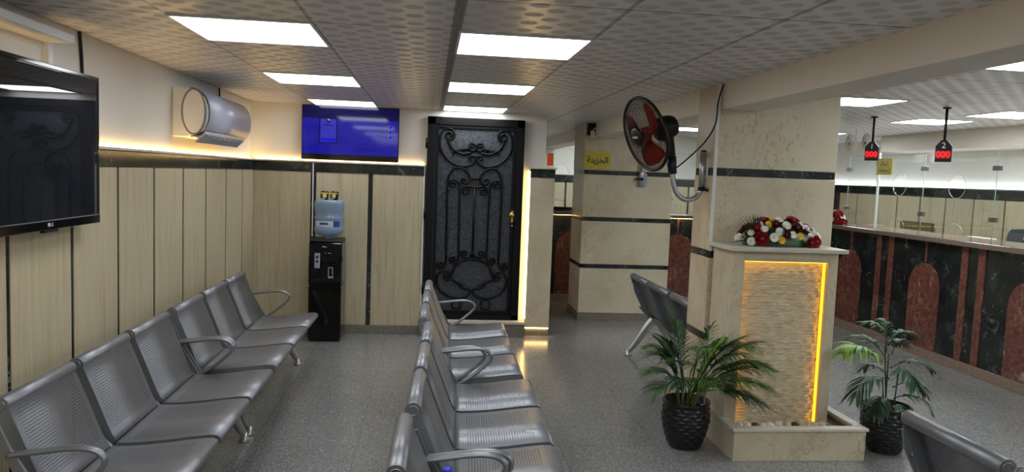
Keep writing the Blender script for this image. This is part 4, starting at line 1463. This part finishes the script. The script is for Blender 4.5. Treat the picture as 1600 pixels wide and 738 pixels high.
# long counter along the right: local x runs towards the viewer (world -y)
ar, st = [], []
for k in range(-2, 5):
    yc = 6.755 + 1.3 * k - 0.0
    if 0.3 < yc < 9.3:
        ar.append((9.6 - yc, 0.45))
    for dy in (-0.535, -0.745):
        if 0.2 < yc + dy < 9.4:
            st.append(9.6 - (yc + dy))
counter('service_counter', 'long black marble counter with red arches below the glass screens', (4.8, 9.6, 0), -PI / 2, 9.6, ar, st)
rc = counter('service_counter', 'rear black marble counter glimpsed between pier and columns', (1.16, 9.6, 0), 0, 3.57, [(0.72, 0.45), (2.13, 0.45), (3.2, 0.4)], [0.12, 0.33, 1.32, 1.54, 2.7])
MB().box(0.02, -0.03, 1.1285, 3.5, -0.018, 1.1305).build('light_strip', LEDM, rc)


# glass screens: a hole to speak through and an arched slot at the foot
def glass_panel(name, label, loc, rz, w, h, hole, group, clips, grip=None):
    t = thing(name, label, 'glass screen', loc, rz, group)
    m = MB()
    b = m.b
    outer = [(0, 0), (w, 0), (w, h), (0, h)]
    edges = []
    def loop(pts):
        vs = [b.verts.new((x, 0, z)) for x, z in pts]
        for i in range(len(vs)):
            edges.append(b.edges.new((vs[i], vs[(i + 1) % len(vs)])))
    if hole:
        c = w / 2
        r = 0.12
        sl = [(0, 0), (c - r, 0)] + [(c - r * math.cos(a), 0.05 + 0.085 * math.sin(a)) for a in [PI * q / 12 for q in range(13)]] + [(c + r, 0), (w, 0), (w, h), (0, h)]
        loop(sl)
        ring = [(c + 0.115 * math.cos(a), 0.49 + 0.115 * math.sin(a)) for a in [2 * PI * q / 24 for q in range(24)]]
        loop(ring)
    else:
        loop(outer)
    bmesh.ops.triangle_fill(b, use_beauty=True, edges=edges)
    bmesh.ops.solidify(b, geom=b.faces[:], thickness=0.008)
    g = m.build('pane', GLASS, t)
    if hole:
        MB().tube([(x, -0.004, z) for x, z in ring], 0.0022, 6, closed=True).build('hole_edge', EDGE, t)
        MB().tube([(x, -0.004, z) for x, z in sl[2:15]], 0.0022, 6).build('slot_edge', EDGE, t)
    MB().tube([(0, -0.004, 0), (0, -0.004, h)], 0.0038, 5).tube([(0, -0.004, h), (w, -0.004, h)], 0.0025, 5).build('polished_edge', EDGE, t)
    for z in clips:
        MB().box(-0.045, -0.018, z - 0.022, 0.045, 0.01, z + 0.022, 0.003).build('hinge_clip', RUST, t)
    return t


GG = 'glass screens on the long counter'
ys = [8.53, 7.93, 7.15, 6.165, 5.2, 4.2, 3.2, 2.2]
labs = ['narrow glass screen beside the flowers on the counter', 'glass screen behind queue display one and the gold sign', 'wide glass screen with round speaking hole behind queue display two',
        'glass screen in front of the dark office chair', 'glass screen cut by the frame at the right edge', 'glass screen out of view on the long counter', 'glass screen out of view at the near end of the long counter']
for i, (a, b) in enumerate(zip(ys, ys[1:])):
    glass_panel('glass_screen', labs[i], (5.0, a - 0.004, 1.1785), -PI / 2, a - b - 0.008, 0.81, i in (1, 2, 3, 4), GG, (0.2, 0.66) if i != 1 else (0.72,))
tag(MB().box(4.985, 7.925, 1.1785, 5.01, 7.94, 2.02, 0.002).build('glass_post', WHITE), 'slim white post standing on the counter by the gold sign', 'post')
for i, (a, b) in enumerate(((1.2, 2.2), (2.2, 3.2), (3.2, 4.2))):
    glass_panel('glass_screen', ['rear counter glass beside the passage wall', 'rear counter glass hidden behind the sign column', 'rear counter glass seen past the wall fan'][i], (a + 0.004, 9.78, 1.1785), 0, b - a - 0.008, 0.81, True, 'glass screens on the rear counter', (0.2, 0.66))
tag(MB().box(1.2, 9.80, 1.1785, 2.2, 9.83, 1.225, 0.002).build('desk_rail', BLACK), 'black rail along the foot of the rear counter glass', 'rail')

# queue displays
LEDR = emit('red_led', (1.0, 0.002, 0.006, 1), 0.10)
DIG = NT('dim_red_digits')
DIG.set(col=(0.05, 0, 0, 1), ecol=(1, 0.003, 0.008, 1), estr=1.3)
PRINT = plain('white_print', srgb(222, 222, 222), 0.5)
for num, (x, y, zt) in (('1', (4.68, 7.58, 2.115)), ('2', (4.68, 6.45, 2.085))):
    t = thing('queue_display', 'hanging black queue display marked %s with red zeros' % num, 'queue display', (x, y, zt), math.radians(-44), 'hanging queue displays')
    hexa = [(-0.066, -0.20), (0.066, -0.20), (0.066, -0.055), (0.022, 0.0), (-0.022, 0.0), (-0.066, -0.055)]
    MB().prism(hexa, -0.022, 0.022, 'y', 0.003).build('case', BLACK, t)
    MB().tube([(0, 0, -0.02), (0, 0, ZR - zt - 0.003)], 0.012, 12).build('pole', BLACK, t)
    MB().cyl((0, 0, ZR - zt - 0.012), (0, 0, ZR - zt), 0.035, n=20).build('ceiling_plate', BLACK, t)
    MB().box(-0.058, -0.0245, -0.172, 0.058, -0.021, -0.098).build('screen', LEDR, t)
    text('000', 0.08, DIG.m, 'digits', t, frame_m((0, -0.0250, -0.135), (0.82, 0, 0), (0, 0, 1)), 0.0005, bold=0.03)
    text(num, 0.075, PRINT, 'number', t, frame_m((0, -0.0226, -0.052), (1, 0, 0), (0, 0, 1)), 0.0005)

# staff side
oc = thing('office_chair', 'dark blue grey office chair behind the counter glass', 'office chair', (6.25, 7.48, 0), math.radians(-80))
FAB = plain('dark_upholstery', srgb(44, 48, 58), 0.6)
MB().box(-0.24, -0.23, 0.54, 0.24, 0.23, 0.63, 0.03, 3).build('seat', FAB, oc)
m = MB().prism([(-0.21, 0.0), (0.21, 0.0), (0.235, 0.35), (0.23, 0.52), (0.19, 0.565), (0.08, 0.575), (-0.08, 0.575), (-0.19, 0.565), (-0.23, 0.52), (-0.235, 0.35)], -0.035, 0.035, 'y', 0.015)
m.xf(Matrix.Translation((0, 0.24, 0.66)) @ Matrix.Rotation(-0.12, 4, 'X'))
m.build('backrest', FAB, oc)
MB().cyl((0, 0, 0.1), (0, 0, 0.55), 0.03).box(-0.03, 0.2, 0.52, 0.03, 0.26, 0.7).build('column_post', BLACK, oc)
for k in range(5):
    a = 2 * PI * k / 5
    MB().tube([(0, 0, 0.12), (0.28 * math.cos(a), 0.28 * math.sin(a), 0.06)], [0.025, 0.016], 8).ball((0.28 * math.cos(a), 0.28 * math.sin(a), 0.028), 0.028, 10).build('leg', BLACK, oc)
PAPER = plain('white_paper', srgb(222, 222, 216), 0.6)
dk = thing('staff_desk', 'staff desk just behind the long counter glass', 'desk', (5.35, 6.0, 0))
MB().box(0, -1.8, 1.06, 0.5, 2.6, 1.10, 0.004).build('desk_top', STONE_CAP, dk)
m = MB()
for yy in (-1.7, 0.4, 2.5):
    m.box(0.03, yy, 0, 0.47, yy + 0.04, 1.06)
m.build('support', STONE_CAP, dk)
bx = thing('document_box', 'low white box on the desk behind the counter glass', 'box', (5.42, 6.88, 1.1005))
MB().box(-0.06, -0.14, 0, 0.10, 0.14, 0.07, 0.004).build('carton', PAPER, bx)
MB().box(-0.062, -0.142, 0.052, 0.102, 0.142, 0.073, 0.004).build('lid', WHITE, bx)
tag(MB().box(5.42, 6.15, 1.1005, 5.66, 6.62, 1.112).build('paper_stack', PAPER), 'stack of white papers beside the office chair', 'papers')
WOOD = plain('dark_wood', srgb(80, 66, 46), 0.5, var=0.3, scale=20)
pf = thing('picture_frame', 'dark brown framed board on the staff wall', 'picture frame', (6.94, 10.0, 1.08))
MB().box(-0.02, -0.36, -0.06, 0.005, 0.36, 0.09, 0.004).build('frame', WOOD, pf)
MB().box(-0.024, -0.34, -0.045, -0.018, 0.34, 0.0).box(-0.024, -0.34, 0.012, -0.018, 0.34, 0.075).build('board', plain('brown_board', srgb(112, 96, 60), 0.45), pf)
# two white fans on the staff side
CREAMF = plain('cream_fan', srgb(222, 214, 196), 0.45)
for i, (x, y, z) in enumerate(((5.37, 9.17, 2.185), (5.44, 8.93, 2.19))):
    t = thing('ceiling_fan', ['left of two pale round fans hanging behind the counter glass', 'right of two pale round fans hanging behind the counter glass'][i], 'fan', (x, y, z), math.radians(-84 - 6 * i), 'pale round fans on the staff side')
    t.scale = (0.55, 0.55, 0.55)
    R0 = Matrix.Rotation(PI / 2 + 0.15, 4, 'X')
    m = MB()
    for k in range(9):
        r = 0.03 + 0.17 * (k + 1) / 9
        zz = 0.05 * (1 - (r / 0.2) ** 2)
        m.tube([(r * math.cos(2 * PI * q / 28), r * math.sin(2 * PI * q / 28), zz) for q in range(28)], 0.0035 if k < 8 else 0.01, 5, closed=True)
    for k in range(24):
        a = 2 * PI * k / 24
        m.tube([(0.03 * math.cos(a), 0.03 * math.sin(a), 0.05), (0.12 * math.cos(a), 0.12 * math.sin(a), 0.033), (0.2 * math.cos(a), 0.2 * math.sin(a), 0)], 0.003, 4)
    m.xf(R0).build('grill', CREAMF, t)
    MB().lathe([(0, 0.055), (0.035, 0.052), (0.04, 0.04), (0, 0.035)], 18).xf(R0).build('badge', GREYP, t)
    for k in range(3):
        a = 2 * PI * k / 3
        b = MB()
        c, s_ = math.cos(a), math.sin(a)
        pts = [(0.03, -0.03, 0.01), (0.17, -0.07, 0.02), (0.18, 0.03, -0.005), (0.03, 0.03, -0.01)]
        b.quad(*[(c * p[0] - s_ * p[1], s_ * p[0] + c * p[1], p[2]) for p in pts])
        bmesh.ops.solidify(b.b, geom=b.b.faces[:], thickness=0.003)
        b.xf(R0).build('blade', CREAMF, t)
    MB().lathe([(0, -0.02), (0.06, -0.025), (0.06, -0.1), (0, -0.11)], 18).xf(R0).tube([(0, 0.08, -0.02), (0.0, 0.11, 0.1), (0.0, 0.11, 0.34)], 0.012, 8).build('motor', CREAMF, t)

# ---------------------------------------------------------------- small things
ORG = plain('orange_plastic', srgb(226, 92, 24), 0.4)
ob = thing('orange_box', 'small orange pack standing on the short stone pier', 'pack', (1.2, 7.48, 1.7045))
MB().box(-0.03, -0.02, 0, 0.03, 0.02, 0.145, 0.004).build('carton', ORG, ob)
MB().box(-0.031, -0.021, 0.0, 0.031, 0.021, 0.02).build('printed_band', PAPER, ob)
bt = thing('small_bottle', 'clear drinking bottle with a blue cap on the nearest middle seat', 'bottle', (0.105, 2.46, 0.409))
bt.rotation_euler = (0, -0.08, 0)
CLEAR = mat_glass('clear_plastic', (0.86, 0.92, 0.97, 1), 0.05, 0.3)
MB().lathe([(0, 0.002), (0.028, 0.002), (0.031, 0.012), (0.031, 0.05), (0.029, 0.055), (0.031, 0.06), (0.031, 0.12), (0.025, 0.15), (0.013, 0.175), (0.013, 0.19), (0, 0.19)], 24).build('bottle_body', CLEAR, bt)
MB().lathe([(0, 0.19), (0.016, 0.19), (0.0165, 0.192), (0.0165, 0.21), (0.014, 0.213), (0, 0.213)], 24).build('cap', plain('bright_blue_cap', srgb(20, 50, 200), 0.35), bt)
tp = MB().box(-0.028, -0.006, 0, 0.028, 0.006, 0.0012)
tp = tag(tp.build('tape_strip', PAPER), 'scrap of white tape on the front of a middle row seat', 'tape')
tp.location = (0.505, 3.36, 0.4325)
tp.rotation_euler = (0, -0.11, -0.5)
jb = thing('junction_box', 'open wiring box under the ceiling at the sign column corner', 'junction box', (1.76, 8.27, 2.15))
MB().box(-0.03, -0.03, -0.06, 0.06, 0.03, 0.07, 0.004).build('box', BLACK, jb)
MB().box(0.0, -0.045, -0.09, 0.05, -0.03, -0.01, 0.003).tube(spline([(0.02, -0.03, -0.02), (0.05, -0.05, 0.02), (0.09, -0.04, -0.03), (0.03, -0.04, -0.1)], 5), 0.006, 6).build('wiring', WHITE, jb)
cc = thing('ceiling_camera', 'tiny dark ceiling camera above the cable trunking on the beam', 'camera', (1.86, 4.35, ZC))
MB().box(-0.012, -0.03, -0.03, 0.012, 0.03, 0.0, 0.003).build('mount', WHITE, cc)
MB().cyl((0, -0.03, -0.018), (0, -0.045, -0.018), 0.011).build('lens', BLACK, cc)
